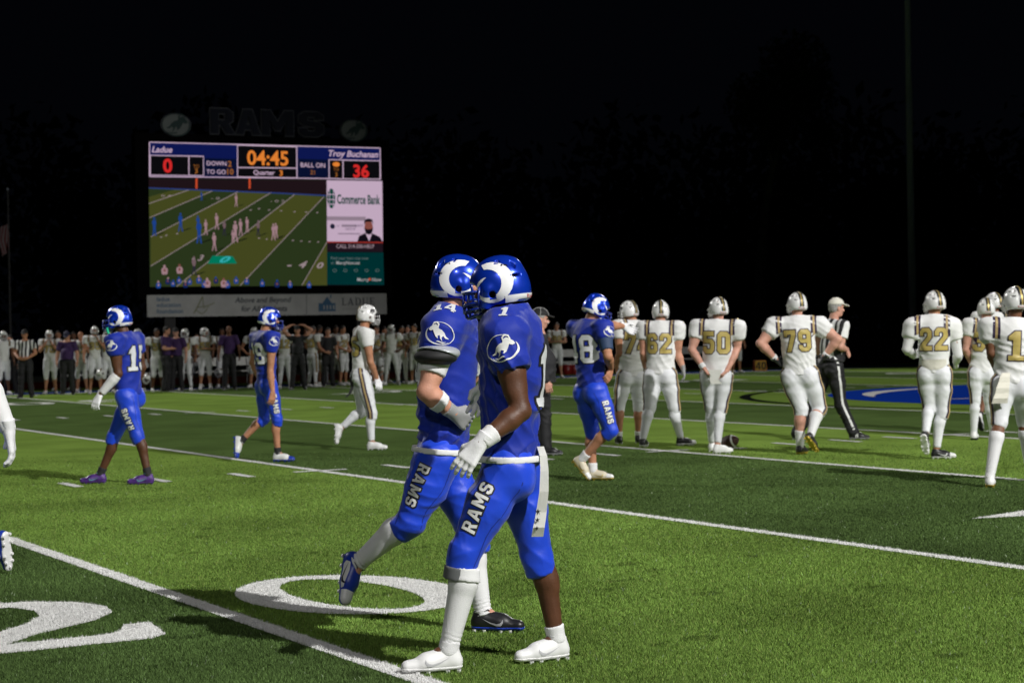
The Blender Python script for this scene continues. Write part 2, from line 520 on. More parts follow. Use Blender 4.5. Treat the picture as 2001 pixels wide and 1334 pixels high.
def move2d(vf, dx=0, dy=0, s=1.0, rot=0.0, mirror=False):
    c, q = math.cos(rot), math.sin(rot); out = []
    for x, y in vf[0]:
        if mirror: x = -x
        x, y = x * s, y * s
        out.append((x * c - y * q + dx, x * q + y * c + dy))
    return out, ([f[::-1] for f in vf[1]] if mirror else vf[1])

def flat_obj(name, vf, m, parent, z=0.0):
    me = bpy.data.meshes.new(name); me.from_pydata([(x, y, z) for x, y in vf[0]], [], vf[1]); me.update()
    return obj(name, me, m, parent)

def drape(name, vf, m, parent, bvh, o, right, up, normal, off=0.002, cell=0.02, reach=0.35, root=None):
    """lays a flat shape on a surface (print on cloth, decal on a helmet): cut into cells, each point pressed on along -normal"""
    bm = bmesh.new()
    vs = [bm.verts.new((x, y, 0)) for x, y in vf[0]]
    for f in vf[1]:
        try: bm.faces.new([vs[i] for i in f])
        except ValueError: pass
    xs = [p[0] for p in vf[0]]; ys = [p[1] for p in vf[0]]
    for ax, lo, hi in ((0, min(xs), max(xs)), (1, min(ys), max(ys))):
        q = math.floor(lo / cell) * cell
        while q < hi:
            n = (1, 0, 0) if ax == 0 else (0, 1, 0)
            bmesh.ops.bisect_plane(bm, geom=bm.verts[:] + bm.edges[:] + bm.faces[:], plane_co=(q, q, 0), plane_no=n, dist=1e-6)
            q += cell
    o, right, up, normal = (Vector(tuple(a)) for a in (o, right, up, normal))
    bad = []
    for vtx in bm.verts:
        p = o + right * vtx.co.x + up * vtx.co.y
        h = bvh.ray_cast(p + normal * reach, -normal, reach * 2)
        if h[0] is None: bad.append(vtx)
        else: vtx.co = h[0] + h[1] * off
    bmesh.ops.delete(bm, geom=bad, context='VERTS')
    if root is not None:
        for vtx in bm.verts: vtx.co -= Vector(tuple(root))
    me = bpy.data.meshes.new(name); bm.normal_update(); bm.to_mesh(me); bm.free()
    if len(me.polygons) == 0: return None
    # faces outward
    n = Vector((0, 0, 0))
    for p in me.polygons: n += p.normal * p.area
    if n.dot(normal) < 0: me.flip_normals()
    me.polygons.foreach_set('use_smooth', np.ones(len(me.polygons), dtype=bool))
    return obj(name, me, m, parent)

def ram_logo():
    """leaping ram inside an open ellipse, unit size about 1 x 0.8"""
    parts = [stroke2d(disc2d(0, 0, .5, .4, 20, 62, 250), [.012 + .014 * math.sin(math.pi * i / 20) for i in range(21)]),
             stroke2d(disc2d(.02, -.02, .47, .37, 16, 215, 385), [.012 + .05 * math.sin(math.pi * (i / 16) ** 1.6) for i in range(17)])]
    body = [(-.36, -.12), (-.24, -.06), (-.16, .06), (-.04, .14), (.06, .16), (.12, .26), (.22, .3), (.33, .22), (.4, .16), (.42, .08), (.34, .04),
            (.26, .08), (.2, -.02), (.12, -.14), (.02, -.2), (.05, -.1), (-.02, -.06), (-.06, -.18), (-.16, -.26), (-.1, -.14), (-.14, -.06), (-.24, -.14)]
    parts.append(fill2d([body]))
    parts.append(stroke2d([(.1, .2), (.1, .3), (.18, .37), (.28, .34), (.31, .25), (.26, .18)], [.03, .05, .055, .05, .04, .02]))
    parts.append(fill2d([[(-.3, -.24), (-.18, -.32), (.06, -.3), (.0, -.26), (-.16, -.28)]]))
    return merge2d(parts)

def swoosh():
    c = [(-.5, .12), (-.52, -.02), (-.42, -.16), (-.25, -.17), (.1, -.06), (.5, .16), (.1, .0), (-.22, -.07), (-.38, -.04), (-.46, .04)]
    return fill2d([c])
# ------------------------------------------------------------------ the field
Y5 = 4.572
YD = 0.9144
W_FIELD = 48.768
H1, H2 = 16.256, 32.512

def turf_mat():
    m = bpy.data.materials.new('turf'); m.use_nodes = True
    n, l = m.node_tree.nodes, m.node_tree.links
    b = n['Principled BSDF']; b.inputs['Roughness'].default_value = 1.0; b.inputs['Specular IOR Level'].default_value = 0.0
    g = n.new('ShaderNodeNewGeometry'); sx = n.new('ShaderNodeSeparateXYZ'); l.new(g.outputs['Position'], sx.inputs[0])
    d = n.new('ShaderNodeMath'); d.operation = 'DIVIDE'; d.inputs[1].default_value = Y5 * 2; l.new(sx.outputs['X'], d.inputs[0])
    fr = n.new('ShaderNodeMath'); fr.operation = 'FRACT'; l.new(d.outputs[0], fr.inputs[0])
    st = n.new('ShaderNodeMath'); st.operation = 'LESS_THAN'; st.inputs[1].default_value = 0.5; l.new(fr.outputs[0], st.inputs[0])
    def ramp(c0, c1, scale):
        t = n.new('ShaderNodeTexNoise'); t.inputs['Scale'].default_value = scale; t.inputs['Detail'].default_value = 5; t.inputs['Roughness'].default_value = 0.7
        l.new(g.outputs['Position'], t.inputs['Vector'])
        r = n.new('ShaderNodeValToRGB'); r.color_ramp.elements[0].position = 0.3; r.color_ramp.elements[1].position = 0.7
        r.color_ramp.elements[0].color = (*c0, 1); r.color_ramp.elements[1].color = (*c1, 1); l.new(t.outputs['Fac'], r.inputs[0]); return r
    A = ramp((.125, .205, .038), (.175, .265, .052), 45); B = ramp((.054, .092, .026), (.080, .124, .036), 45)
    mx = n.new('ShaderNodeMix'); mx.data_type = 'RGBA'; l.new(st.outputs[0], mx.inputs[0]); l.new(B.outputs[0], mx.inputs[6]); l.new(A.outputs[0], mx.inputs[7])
    big = n.new('ShaderNodeTexNoise'); big.inputs['Scale'].default_value = 0.9; big.inputs['Detail'].default_value = 4; l.new(g.outputs['Position'], big.inputs['Vector'])
    mr = n.new('ShaderNodeMapRange'); mr.inputs[1].default_value = .3; mr.inputs[2].default_value = .7; mr.inputs[3].default_value = .8; mr.inputs[4].default_value = 1.15
    l.new(big.outputs['Fac'], mr.inputs[0])
    m2 = n.new('ShaderNodeMix'); m2.data_type = 'RGBA'; m2.blend_type = 'MULTIPLY'; m2.inputs[0].default_value = 1
    l.new(mx.outputs[2], m2.inputs[6]); l.new(mr.outputs[0], m2.inputs[7]); l.new(m2.outputs[2], b.inputs['Base Color'])
    t2 = n.new('ShaderNodeTexNoise'); t2.inputs['Scale'].default_value = 90; t2.inputs['Detail'].default_value = 3; l.new(g.outputs['Position'], t2.inputs['Vector'])
    bp = n.new('ShaderNodeBump'); bp.inputs['Strength'].default_value = .25; bp.inputs['Distance'].default_value = .02
    l.new(t2.outputs['Fac'], bp.inputs['Height']); l.new(bp.outputs[0], b.inputs['Normal'])
    return m

def sheet(name, x0, x1, y0, y1, z, m, kind='structure'):
    me = bpy.data.meshes.new(name); me.from_pydata([(x0, y0, z), (x1, y0, z), (x1, y1, z), (x0, y1, z)], [], [(0, 1, 2, 3)]); me.update()
    return tag(obj(name, me, m), kind=kind)

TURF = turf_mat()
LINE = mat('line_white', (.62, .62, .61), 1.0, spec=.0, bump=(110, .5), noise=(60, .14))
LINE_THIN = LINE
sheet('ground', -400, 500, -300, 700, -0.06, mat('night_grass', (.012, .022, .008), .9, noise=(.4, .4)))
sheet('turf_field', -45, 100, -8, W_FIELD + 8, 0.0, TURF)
sheet('team_area_border', -45, 100, W_FIELD + .1, W_FIELD + 2.1, 0.004, mat('border_blue', (.006, .025, .17), 1.0, spec=0.0, noise=(30, .2)))
sheet('running_track', -90, 140, W_FIELD + 5.5, W_FIELD + 15.5, 0.008, mat('track_red', (.07, .016, .010), 1.0, spec=0.0, noise=(8, .25)))

def struct_flat(name, vf, m, z):
    me = bpy.data.meshes.new(name); me.from_pydata([(x, y, z) for x, y in vf[0]], [], vf[1]); me.update()
    return tag(obj(name, me, m), kind='structure')

def rect(x0, x1, y0, y1): return [(x0, y0), (x1, y0), (x1, y1), (x0, y1)], [(0, 1, 2, 3)]

for k in range(-8, 20):
    if -4 <= k <= 16:
        struct_flat('yard_line', rect(k * Y5 - .055, k * Y5 + .055, 0.1, W_FIELD), LINE, .004)
struct_flat('sideline', rect(-45, 100, W_FIELD, W_FIELD + .32), LINE, .008)
struct_flat('sideline', rect(-45, 100, -.32, 0), LINE, .008)
hm = []
for k in range(-20, 80):
    for y in (H1, H2, .9, W_FIELD - .9):
        if k % 5 == 0:
            if y in (H1, H2): hm.append(rect(k * YD - .31, k * YD + .31, y - .05, y + .05))
        else:
            hm.append(rect(k * YD - .05, k * YD + .05, y - .31, y + .31))
struct_flat('hash_marks', merge2d(hm), LINE, .0075)

def spline(pts, n=6):
    out = []; m = len(pts)
    for i in range(m):
        p0, p1, p2, p3 = (np.array(pts[(i + k) % m]) for k in (-1, 0, 1, 2))
        for j in range(n):
            t = j / n
            out.append(tuple(.5 * ((2 * p1) + (-p0 + p2) * t + (2 * p0 - 5 * p1 + 4 * p2 - p3) * t * t + (-p0 + 3 * p1 - 3 * p2 + p3) * t ** 3)))
    return out
# painted numerals, 4 ft wide and 6 ft tall, unit box 1.22 x 1.83
FNUM = {
 '0': [disc2d(.61, .915, .61, .915, 40), disc2d(.61, .915, .31, .76, 40)[::-1]],
 '2': [[(0, 0), (1.06, 0), (1.16, .1), (1.22, .55), (1.08, .55), (1.0, .34), (.9, .27), (.42, .27), (.62, .5), (1.0, .8), (1.17, 1.05), (1.2, 1.32), (1.1, 1.6), (.88, 1.78), (.6, 1.83), (.3, 1.78),
        (.08, 1.6), (0, 1.34), (.02, 1.22), (.26, 1.2), (.3, 1.45), (.42, 1.62), (.58, 1.67), (.76, 1.58), (.83, 1.38), (.8, 1.15), (.68, .92), (.3, .5), (.05, .22)]],
 '3': [[(0, .45), (.1, .15), (.35, 0), (.75, 0), (1.05, .15), (1.2, .5), (1.12, .8), (.9, .97), (1.1, 1.15), (1.17, 1.4), (1.05, 1.68), (.75, 1.83), (.4, 1.83), (.12, 1.68), (.03, 1.4), (.28, 1.35), (.36, 1.58), (.6, 1.66), (.8, 1.55), (.84, 1.3), (.72, 1.08), (.45, 1.02), (.45, .86), (.75, .82), (.86, .55), (.78, .27), (.55, .16), (.34, .25), (.26, .5)]],
 '4': [[(.62, 0), (1.0, 0), (1.0, .4), (1.2, .4), (1.2, .62), (1.0, .62), (1.0, 1.83), (.7, 1.83), (0, .62), (0, .4), (.62, .4)], [(.62, .62), (.62, 1.4), (.2, .62)]],
 '5': [[(0, .45), (.12, .12), (.4, 0), (.75, 0), (1.05, .15), (1.2, .55), (1.1, .95), (.85, 1.15), (.5, 1.15), (.32, 1.08), (.36, 1.55), (1.1, 1.55), (1.1, 1.83), (.12, 1.83), (.04, .85), (.26, .82), (.45, .98), (.68, .95), (.84, .7), (.82, .38), (.65, .18), (.42, .2), (.26, .48)]],
}
NUM_POLYS = []   # (contours in field coordinates) for the grass colouring
def field_number(ch, x, far):
    g = orient(FNUM[ch])
    def tr(p):
        return (x + p[0], 6.56 + p[1] * .92) if not far else (x + 1.22 - p[0], W_FIELD - 6.56 - p[1] * .92)
    cs = [[tr(p) for p in c] for c in g]
    NUM_POLYS.append(cs)
    struct_flat('field_number', fill2d(cs), LINE, .0045)
for k, d in ((0, '20'), (2, '30'), (4, '40'), (6, '50'), (8, '40')):
    for far in (False, True):
        a, b = (d[0], d[1]) if not far else (d[1], d[0])
        field_number(a, k * Y5 - .43 - 1.22, far)
        field_number(b, k * Y5 + .24, far)
    for far in (False, True):
        if k in (0, 2, 4):
            y = 8.2 if not far else W_FIELD - 8.2
            x = k * Y5 - 1.9
            c = [(x - .92, y), (x, y - .23), (x, y + .23)]
            NUM_POLYS.append([c]); struct_flat('direction_arrow', fill2d([c]), LINE, .0045)

# midfield emblem: thin dark outline oval and a blue oval with white arcs
cx, cy = 6 * Y5, W_FIELD / 2
struct_flat('midfield_emblem', fill2d([disc2d(cx, cy, 7.0, 7.1, 64)]), mat('paint_blue', (.006, .035, .30), 1.0, spec=0.0, noise=(25, .15)), .0055)
arcs = merge2d([stroke2d(disc2d(cx, cy, 6.2, 6.1, 40, 95, 150), [.08 + .34 * math.sin(math.pi * i / 40) for i in range(41)]),
                stroke2d([(cx - 5.6, cy + .9), (cx - 4.2, cy + .55), (cx - 2.4, cy + .5), (cx + 1, cy + 1.2)], [.1, .3, .34, .2]),
                stroke2d(disc2d(cx + 1.4, cy - .4, 3.4, 3.2, 40, 150, 330), .34), stroke2d(disc2d(cx, cy, 6.2, 6.2, 40, -80, 40), .3)])
struct_flat('emblem_lettering', arcs, LINE, .0085)
struct_flat('emblem_outline', stroke2d(disc2d(cx, cy, 8.8, 8.8, 70, 100, 215), [.05 + .2 * math.sin(math.pi * i / 70) for i in range(71)]), mat('paint_black', (.008, .01, .008), 1.0, spec=0.0), .0092)

# ------------------------------------------------------------------ turf fibres close to the camera, coloured by the paint they stand in
def blades(N=760000):
    d0, d1 = 7.2, 24.0
    q = RNG.random(N * 2)
    dep = d0 * (d1 / d0) ** q                      # density falls with distance
    u = (RNG.random(N * 2) * 1.16 - .08) * 2001
    t = (u - 1000.5) / FPX
    P = np.stack([CAM[0] + dep * (FG[0] + t * RG[0]), CAM[1] + dep * (FG[1] + t * RG[1])], 1)
    keep = RNG.random(N * 2) < np.clip((23.5 - dep) / 11.0, 0, 1)
    P = P[keep][:N]; dep = dep[keep][:N]
    X, Y = P[:, 0], P[:, 1]
    white = np.abs(X - np.round(X / Y5) * Y5) < .056
    ky = np.round(X / YD); on5 = (ky % 5) == 0
    for y in (H1,):
        white |= (~on5) & (np.abs(X - ky * YD) < .05) & (np.abs(Y - y) < .31)
        white |= on5 & (np.abs(X - ky * YD) < .31) & (np.abs(Y - y) < .05)
    for cs in NUM_POLYS:
        xs = [p[0] for c in cs for p in c]; ys = [p[1] for c in cs for p in c]
        m = (X > min(xs)) & (X < max(xs)) & (Y > min(ys)) & (Y < max(ys))
        if not m.any(): continue
        px, py = X[m], Y[m]; ins = np.zeros(len(px), bool)
        for c in cs:
            for i in range(len(c)):
                (x1, y1), (x2, y2) = c[i - 1], c[i]
                if y1 == y2: continue
                ins ^= ((y1 > py) != (y2 > py)) & (px < (x2 - x1) * (py - y1) / (y2 - y1) + x1)
        white[m] |= ins
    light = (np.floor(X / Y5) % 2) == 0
    n = len(X)
    h = RNG.uniform(.007, .019, n); wd = RNG.uniform(.0016, .0030, n) * (dep / 9) ** .7
    a = RNG.uniform(0, 2 * math.pi, n); la = RNG.uniform(0, 2 * math.pi, n); ln = RNG.uniform(.1, .9, n) * h
    b0 = np.stack([X - wd * np.cos(a), Y - wd * np.sin(a), np.zeros(n)], 1)
    b1 = np.stack([X + wd * np.cos(a), Y + wd * np.sin(a), np.zeros(n)], 1)
    tp = np.stack([X + ln * np.cos(la), Y + ln * np.sin(la), h], 1)
    V = np.stack([b0, b1, tp], 1).reshape(-1, 3)
    me = mesh_np('turf_fibres', V, np.arange(3 * n).reshape(-1, 3), smooth=False)
    # the fibre's own colour (white paint, light or dark pile), one value per fibre
    v = RNG.uniform(.5, 1.45, n)[:, None]
    pat = np.zeros(n)
    for i in range(7):
        k_ = RNG.normal(0, 1, 2) * (1.2 + 1.1 * i); pat += np.sin(X * k_[0] + Y * k_[1] + RNG.uniform(0, 6) + 1.5 * np.sin(X * k_[1] * .7 - Y * k_[0] * .7)) / (1 + .35 * i)
    v = v * (1 + .11 * pat)[:, None]
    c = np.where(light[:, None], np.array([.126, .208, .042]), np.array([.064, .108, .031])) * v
    warm = RNG.random(n) < .06
    c[warm & light] = np.array([.20, .25, .07])
    c = np.where(white[:, None], np.array([.68, .68, .67]) * (0.85 + .2 * v * .5), c)
    sc_ = np.zeros(n, bool)
    for i in range(90):          # scuffed spots where dark rubber infill shows
        px, py = X[RNG.integers(n)], Y[RNG.integers(n)]; sc_ |= ((X - px) ** 2 / RNG.uniform(.002, .02) + (Y - py) ** 2 / RNG.uniform(.001, .008)) < RNG.uniform(.3, 1)
    c[sc_ & ~white] *= .55
    pale = (RNG.random(n) < .004) & ~white
    c[pale] = np.array([.3, .36, .25])
    at = me.color_attributes.new('fibre', 'FLOAT_COLOR', 'CORNER')
    at.data.foreach_set('color', np.repeat(np.concatenate([c, np.ones((n, 1))], 1), 3, axis=0).astype(np.float32).ravel())
    m = bpy.data.materials.new('turf_fibre'); m.use_nodes = True
    nn, ll = m.node_tree.nodes, m.node_tree.links
    b = nn['Principled BSDF']; b.inputs['Roughness'].default_value = .8; b.inputs['Specular IOR Level'].default_value = .08
    ca = nn.new('ShaderNodeVertexColor'); ca.layer_name = 'fibre'; ll.new(ca.outputs[0], b.inputs['Base Color'])
    tag(obj('turf_fibres', me, m), 'short green artificial turf fibres of the playing field', 'turf', kind='stuff')
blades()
# ------------------------------------------------------------------ scoreboard
BL = at_depth(291, 560, 74.0); BR = at_depth(750, 557, 78.3)
bx = nrm((BR - BL) * np.array([1, 1, 0])); bn = np.cross(bx, UP)          # bn points to the field
bn = bn if bn @ (CAM - BL) > 0 else -bn
SB = empty('scoreboard', (BL[0], BL[1], 0), 'large black video scoreboard with RAMS letters on top and sponsor strip below', 'scoreboard')
MBRD = Matrix(((bx[0], 0, bn[0], BL[0]), (bx[1], 0, bn[1], BL[1]), (0, 1, 0, BL[2]), (0, 0, 0, 1)))
SBL = Matrix.Translation((-BL[0], -BL[1], 0)) @ MBRD
def bp(zx, zy):
    """photo point -> board coordinates (x along the board, y up)"""
    u, v = 260 + zx / 3.0327, 200 + zy / 3.0327
    d = ray(u, v); t = ((BL - CAM) @ bn) / (d @ bn); p = CAM + d * t - BL
    return (float(p @ bx), float(p[2]))
MZ = 74.0 / 3582.9 / 3.0327      # metres per zoomed pixel, near enough
BLACKM = mat('cabinet_black', (.0025, .0025, .003), .9, spec=.1)
def on_board(o): o.matrix_local = SBL; return o
def bpart(name, vf, m, z, parent=SB):
    o = flat_obj(name, vf, m, parent, z)
    return on_board(o) if parent is SB else o
def bquad(pts): return [bp(*p) for p in pts], [tuple(range(len(pts)))[::-1]]

x1, y1 = bp(1480, 1085); x0, y0 = bp(95, 1095)
Wb, Hb = x1 - x0, bp(100, 236)[1] - y0
on_board(MB().box((Wb / 2, Hb / 2 - .1, -.35), (Wb + .9, Hb + .9, .6)).build('cabinet', BLACKM, SB))
for sx in (.9, Wb - .9):
    on_board(MB().box((sx, -BL[2] / 2 - .4, -.45), (.45, BL[2] + .85, .45)).build('post', mat('post_steel', (.02, .02, .022), .6), SB))
SCRN = on_board(flat_obj('screen', bquad([(97, 235), (1463, 272), (1487, 1083), (97, 1095)]), glow('screen_black', (.004, .004, .006), 1), SB, 0.0))
E = 0.62
PINK = glow('led_white', (.62, .45, .60), E * 1.25); BLUE_L = glow('led_blue', (.006, .012, .11), E); NAVY = glow('led_navy', (.004, .008, .04), E)
BLK = glow('led_black', (.003, .003, .004), 1); ORG = glow('led_orange', (.95, .27, .04), E * 1.15); RED = glow('led_red', (.85, .03, .03), E * 1.1)
DORG = glow('led_dim_orange', (.45, .16, .03), E)
def sq(name, pts, m, z): return flat_obj(name, bquad(pts), m, SCRN, z)
sq('header_band', [(97, 237), (1463, 272), (1465, 456), (97, 440)], BLUE_L, .01)
sq('score_frame', [(99, 312), (418, 318), (420, 437), (99, 434)], PINK, .014)
sq('score_box', [(104, 317), (327, 322), (328, 432), (104, 429)], BLK, .018)
sq('timeout_box', [(333, 322), (414, 324), (415, 433), (333, 431)], BLK, .018)
sq('down_box', [(420, 330), (612, 336), (615, 440), (421, 436)], NAVY, .014)
sq('clock_frame', [(616, 252), (972, 262), (974, 450), (616, 443)], PINK, .014)
sq('clock_box', [(621, 257), (966, 267), (967, 388), (621, 384)], BLK, .018)
sq('quarter_box', [(621, 390), (967, 394), (968, 446), (621, 440)], BLK, .018)
sq('ball_on_box', [(975, 335), (1157, 340), (1158, 455), (976, 450)], NAVY, .014)
sq('score_frame', [(1158, 338), (1464, 345), (1466, 458), (1159, 454)], PINK, .014)
sq('timeout_box', [(1163, 343), (1240, 345), (1241, 451), (1164, 449)], BLK, .018)
sq('score_box', [(1246, 346), (1460, 350), (1461, 453), (1247, 451)], BLK, .018)
fr = [stroke2d([bp(97, 237), bp(1463, 272)], .04), stroke2d([bp(97, 440), bp(1465, 456)], .04), stroke2d([bp(97, 237), bp(97, 440)], .04), stroke2d([bp(1463, 272), bp(1466, 456)], .04)]
flat_obj('header_frame', merge2d(fr), PINK, SCRN, .016)
def T(text, zx, zy, h, m, align='LEFT', bold=0.0, shear=0.0, sx=1.0, z=.022, name='lettering', parent=None):
    x, y = bp(zx, zy); s = h * MZ / .70
    return flat_obj(name, move2d(words(text, s, align, bold * s, shear, sx), x, y), m, parent or SCRN, z)
T('Ladue', 108, 296, 36, PINK, bold=.02, shear=.25)
T('Troy Buchanan', 1450, 328, 38, PINK, 'RIGHT', .02, .25)
T('0', 205, 414, 78, RED, 'CENTER', .03)
T('36', 1350, 444, 76, RED, 'CENTER', .03)
T('04:45', 800, 372, 86, ORG, 'CENTER', .02, sx=.98)
T('DOWN', 434, 374, 26, PINK, bold=.01); T('2', 572, 382, 34, DORG, 'CENTER', .02)
T('TO GO', 434, 424, 26, PINK, bold=.01); T('10', 572, 428, 34, DORG, 'CENTER', .02)
T('Quarter', 775, 430, 28, PINK, 'CENTER', .015); T('3', 877, 436, 34, ORG, 'CENTER', .02)
T('BALL ON', 1065, 386, 28, PINK, 'CENTER', .01); T('21', 1066, 428, 26, DORG, 'CENTER', .01)
T('TO', 374, 388, 18, DORG, 'CENTER'); T('3', 374, 422, 30, DORG, 'CENTER', .02)
T('TO', 1203, 406, 18, DORG, 'CENTER'); T('3', 1204, 442, 26, DORG, 'CENTER', .02)
flat_obj('possession_ball', fill2d([disc2d(*bp(1203, 368), .16, .10, 16)]), ORG, SCRN, .022)

# live picture
GD, GL = glow('vid_dark', (.020, .032, .010), 1), glow('vid_light', (.050, .056, .012), 1)
VID = flat_obj('video_picture', bquad([(92, 455), (1147, 462), (1150, 1085), (100, 1093)]), GD, SCRN, .012)
def vq(name, pts, m, z): return flat_obj(name, bquad(pts), m, SCRN, z)
vq('video_stand', [(92, 456), (1146, 463), (1146, 552), (830, 535), (92, 506)], glow('vid_stand', (.012, .006, .008), 1), .016)
vq('video_band', [(94, 560), (97, 684), (468, 526), (250, 517)], GL, .016)
vq('video_band', [(104, 797), (104, 970), (817, 534), (620, 530)], GL, .016)
vq('video_band', [(255, 1091), (632, 1086), (1130, 560), (956, 546)], GL, .016)
vq('video_band', [(1000, 1084), (1149, 1082), (1148, 828)], GL, .016)
VW = glow('vid_line', (.27, .21, .22), 1)
ln = [((94, 600), (330, 520)), ((97, 684), (468, 526)), ((104, 797), (620, 531)), ((104, 970), (817, 535)), ((257, 1090), (956, 547)), ((634, 1085), (1130, 560)), ((1000, 1083), (1148, 828))]
flat_obj('video_yard_lines', merge2d([stroke2d([bp(*a), bp(*b)], .026) for a, b in ln]), VW, SCRN, .020)
dots = [stroke2d([bp(x, y), bp(x + 12, y - 3)], .035) for x, y in [(740, 806), (785, 812), (835, 816), (940, 820), (990, 824), (1040, 827), (1090, 829), (690, 640), (740, 632), (800, 640), (870, 645), (950, 650), (1020, 652), (1085, 655), (190, 790), (160, 800), (255, 780)]]
flat_obj('video_hash_marks', merge2d(dots), VW, SCRN, .020)
flat_obj('video_far_sideline', stroke2d([bp(93, 508), bp(830, 537), bp(1146, 553)], .05), glow('vid_blue', (.02, .04, .16), 1), SCRN, .020)
VR = glow('vid_red', (.5, .06, .02), 1)
for q in (375, 690): flat_obj('video_goal_post', stroke2d([bp(q, 450), bp(q, 512)], .08), VR, SCRN, .021)
sq('video_first_down_patch', [(440, 956), (470, 908), (590, 912), (615, 955)], glow('vid_teal', (.0, .16, .09), 1), .021)
T('- 3', 340, 938, 34, VW, bold=.02, shear=.5, sx=1.3, z=.024); T('0', 500, 948, 36, glow('vid_cyan', (.03, .36, .38), 1), bold=.03, shear=.5, sx=2.2, z=.024)
T('-  4', 905, 980, 40, VW, bold=.03, shear=.45, sx=1.5, z=.024); T('0', 1082, 982, 34, VW, bold=.03, shear=.3, sx=1.7, z=.024)
T('- 0', 460, 576, 15, VW, z=.024, sx=2.4); T('- 0 2', 810, 592, 15, VW, z=.024, sx=2.4); T('0 4', 165, 560, 13, VW, z=.024, sx=2.6)
VB, VWH, VK = glow('vid_player_blue', (.010, .045, .22), 1), glow('vid_player_white', (.30, .18, .20), 1), glow('vid_official', (.02, .018, .03), 1)
VSH = glow('vid_shadow', (.008, .012, .005), 1); VPK = glow('vid_skin', (.16, .06, .05), 1); VDB = glow('vid_dark_blue', (.005, .015, .08), 1)
def tiny(zx, zy, h, m, legs=None):
    x, y = bp(zx, zy); s = h * MZ * .9; w_ = .74; st = RNG.uniform(.5, 1.5); ln_ = RNG.uniform(-.03, .03)
    q = lambda pts: [(a * w_, b) for a, b in pts]
    flat_obj('video_shadow', move2d(fill2d([[(-.05, -.5), (.08, -.5), (.5, -.36), (.62, -.3), (.4, -.33)]]), x, y, s), VSH, SCRN, .0245)
    flat_obj('video_player_legs', move2d(fill2d([q([(-.09, .0), (.1, .0), (.1, -.2), (.09 + .07 * st, -.5), (.02 + .06 * st, -.5), (.01, -.16), (-.05 - .05 * st, -.5), (-.12 - .05 * st, -.5), (-.09, -.18)])]), x, y, s), legs or m, SCRN, .026)
    flat_obj('video_player', move2d(merge2d([fill2d([disc2d(ln_, .42, .058, .07, 8)]), fill2d([q([(-.12, .33), (.12, .33), (.15, .12), (.1, .08), (.1, -.02), (-.09, -.02), (-.1, .08), (-.16, .14)])])]), x, y, s), m, SCRN, .027)
for a in ((125, 735, 125), (280, 710, 125), (390, 765, 160), (405, 556, 60), (384, 712, 95)): tiny(*a, VB)
for a in ((430, 740, 105), (495, 705, 110), (480, 825, 125), (605, 765, 145), (636, 740, 115), (675, 725, 105), (610, 580, 90), (830, 768, 115), (847, 760, 105), (590, 795, 90)): tiny(*a, VWH)
for a in ((540, 745, 105), (740, 745, 110), (360, 968, 130)): tiny(*a, glow('vid_official_top', (.14, .09, .10), 1), VK)
def crowd(zx, zy, h, m, hm):
    x, y = bp(zx, zy); s = h * MZ
    flat_obj('video_bench_player', move2d(fill2d([[(-.32, -.6), (.3, -.6), (.38, -.1), (.34, .12), (.14, .24), (-.14, .24), (-.36, .1), (-.4, -.15)]]), x, y, s), m, SCRN, .028)
    flat_obj('video_bench_number', move2d(fill2d([[(-.14, -.25), (.12, -.25), (.12, .06), (-.14, .06)]]), x, y, s), VWH if m is VB else VPK, SCRN, .029)
    flat_obj('video_bench_head', move2d(fill2d([disc2d(RNG.uniform(-.06, .06), .38, .15, .18, 10)]), x, y, s), hm, SCRN, .030)
for q, (zx, zy) in enumerate([(205, 1056), (272, 1052), (335, 1060), (390, 1048), (490, 1052), (610, 1052), (672, 1056), (765, 1068), (852, 1072), (930, 1076), (1042, 1078), (236, 1070), (310, 1076), (420, 1074), (560, 1076), (150, 1078)]):
    crowd(zx, zy, RNG.uniform(34, 44), VB if q % 4 else VDB, VWH if q % 3 == 0 else VB)
for zx, zy in ((186, 990), (275, 985), (440, 1066), (537, 1066)): crowd(zx, zy, 50, VWH, VPK if zx % 2 else VWH)
# adverts beside the picture
ADW = glow('ad_white', (.60, .44, .58), E * 1.3)
AD = sq('advert_panel', [(1147, 462), (1476, 467), (1480, 826), (1149, 824)], ADW, .014)
GRN = glow('ad_green', (.004, .075, .055), E)
T('Commerce Bank', 1208, 600, 56, GRN, bold=.028, sx=.515)
gl = fill2d([disc2d(*bp(1174, 570), .18, .42, 20)])
flat_obj('advert_globe', gl, GRN, SCRN, .02)
flat_obj('advert_globe_lines', merge2d([stroke2d([bp(1150, 545), bp(1200, 548)], .03), stroke2d([bp(1148, 575), bp(1202, 578)], .03), stroke2d([bp(1152, 603), bp(1198, 606)], .03), stroke2d([bp(1163, 512), bp(1163, 630)], .02), stroke2d([bp(1186, 512), bp(1186, 630)], .02)]), ADW, SCRN, .024)
sq('advert_grey_band', [(1148, 676), (1378, 678), (1378, 702), (1148, 700)], glow('ad_grey', (.40, .30, .38), E), .018)
flat_obj('advert_roundel', fill2d([disc2d(*bp(1181, 735), .11, .11, 14)]), glow('ad_ink', (.02, .02, .05), E), SCRN, .02)
INK = glow('ad_ink2', (.10, .07, .13), E)
T('THE', 1202, 736, 8, INK); T('LAW', 1318, 738, 16, INK); T('GROUP', 1256, 757, 14, INK)
for q_, w_ in ((1222, 90), (1200, 130)): flat_obj('advert_blurred_text', rect(bp(q_, 0)[0], bp(q_ + w_, 0)[0], bp(1200, 738 if w_ == 90 else 782)[1], bp(1200, 724 if w_ == 90 else 775)[1]), glow('ad_blur', (.36, .27, .36), E), SCRN, .021)
SKN = glow('ad_skin', (.33, .10, .08), E); SUIT = glow('ad_suit', (.008, .006, .012), E)
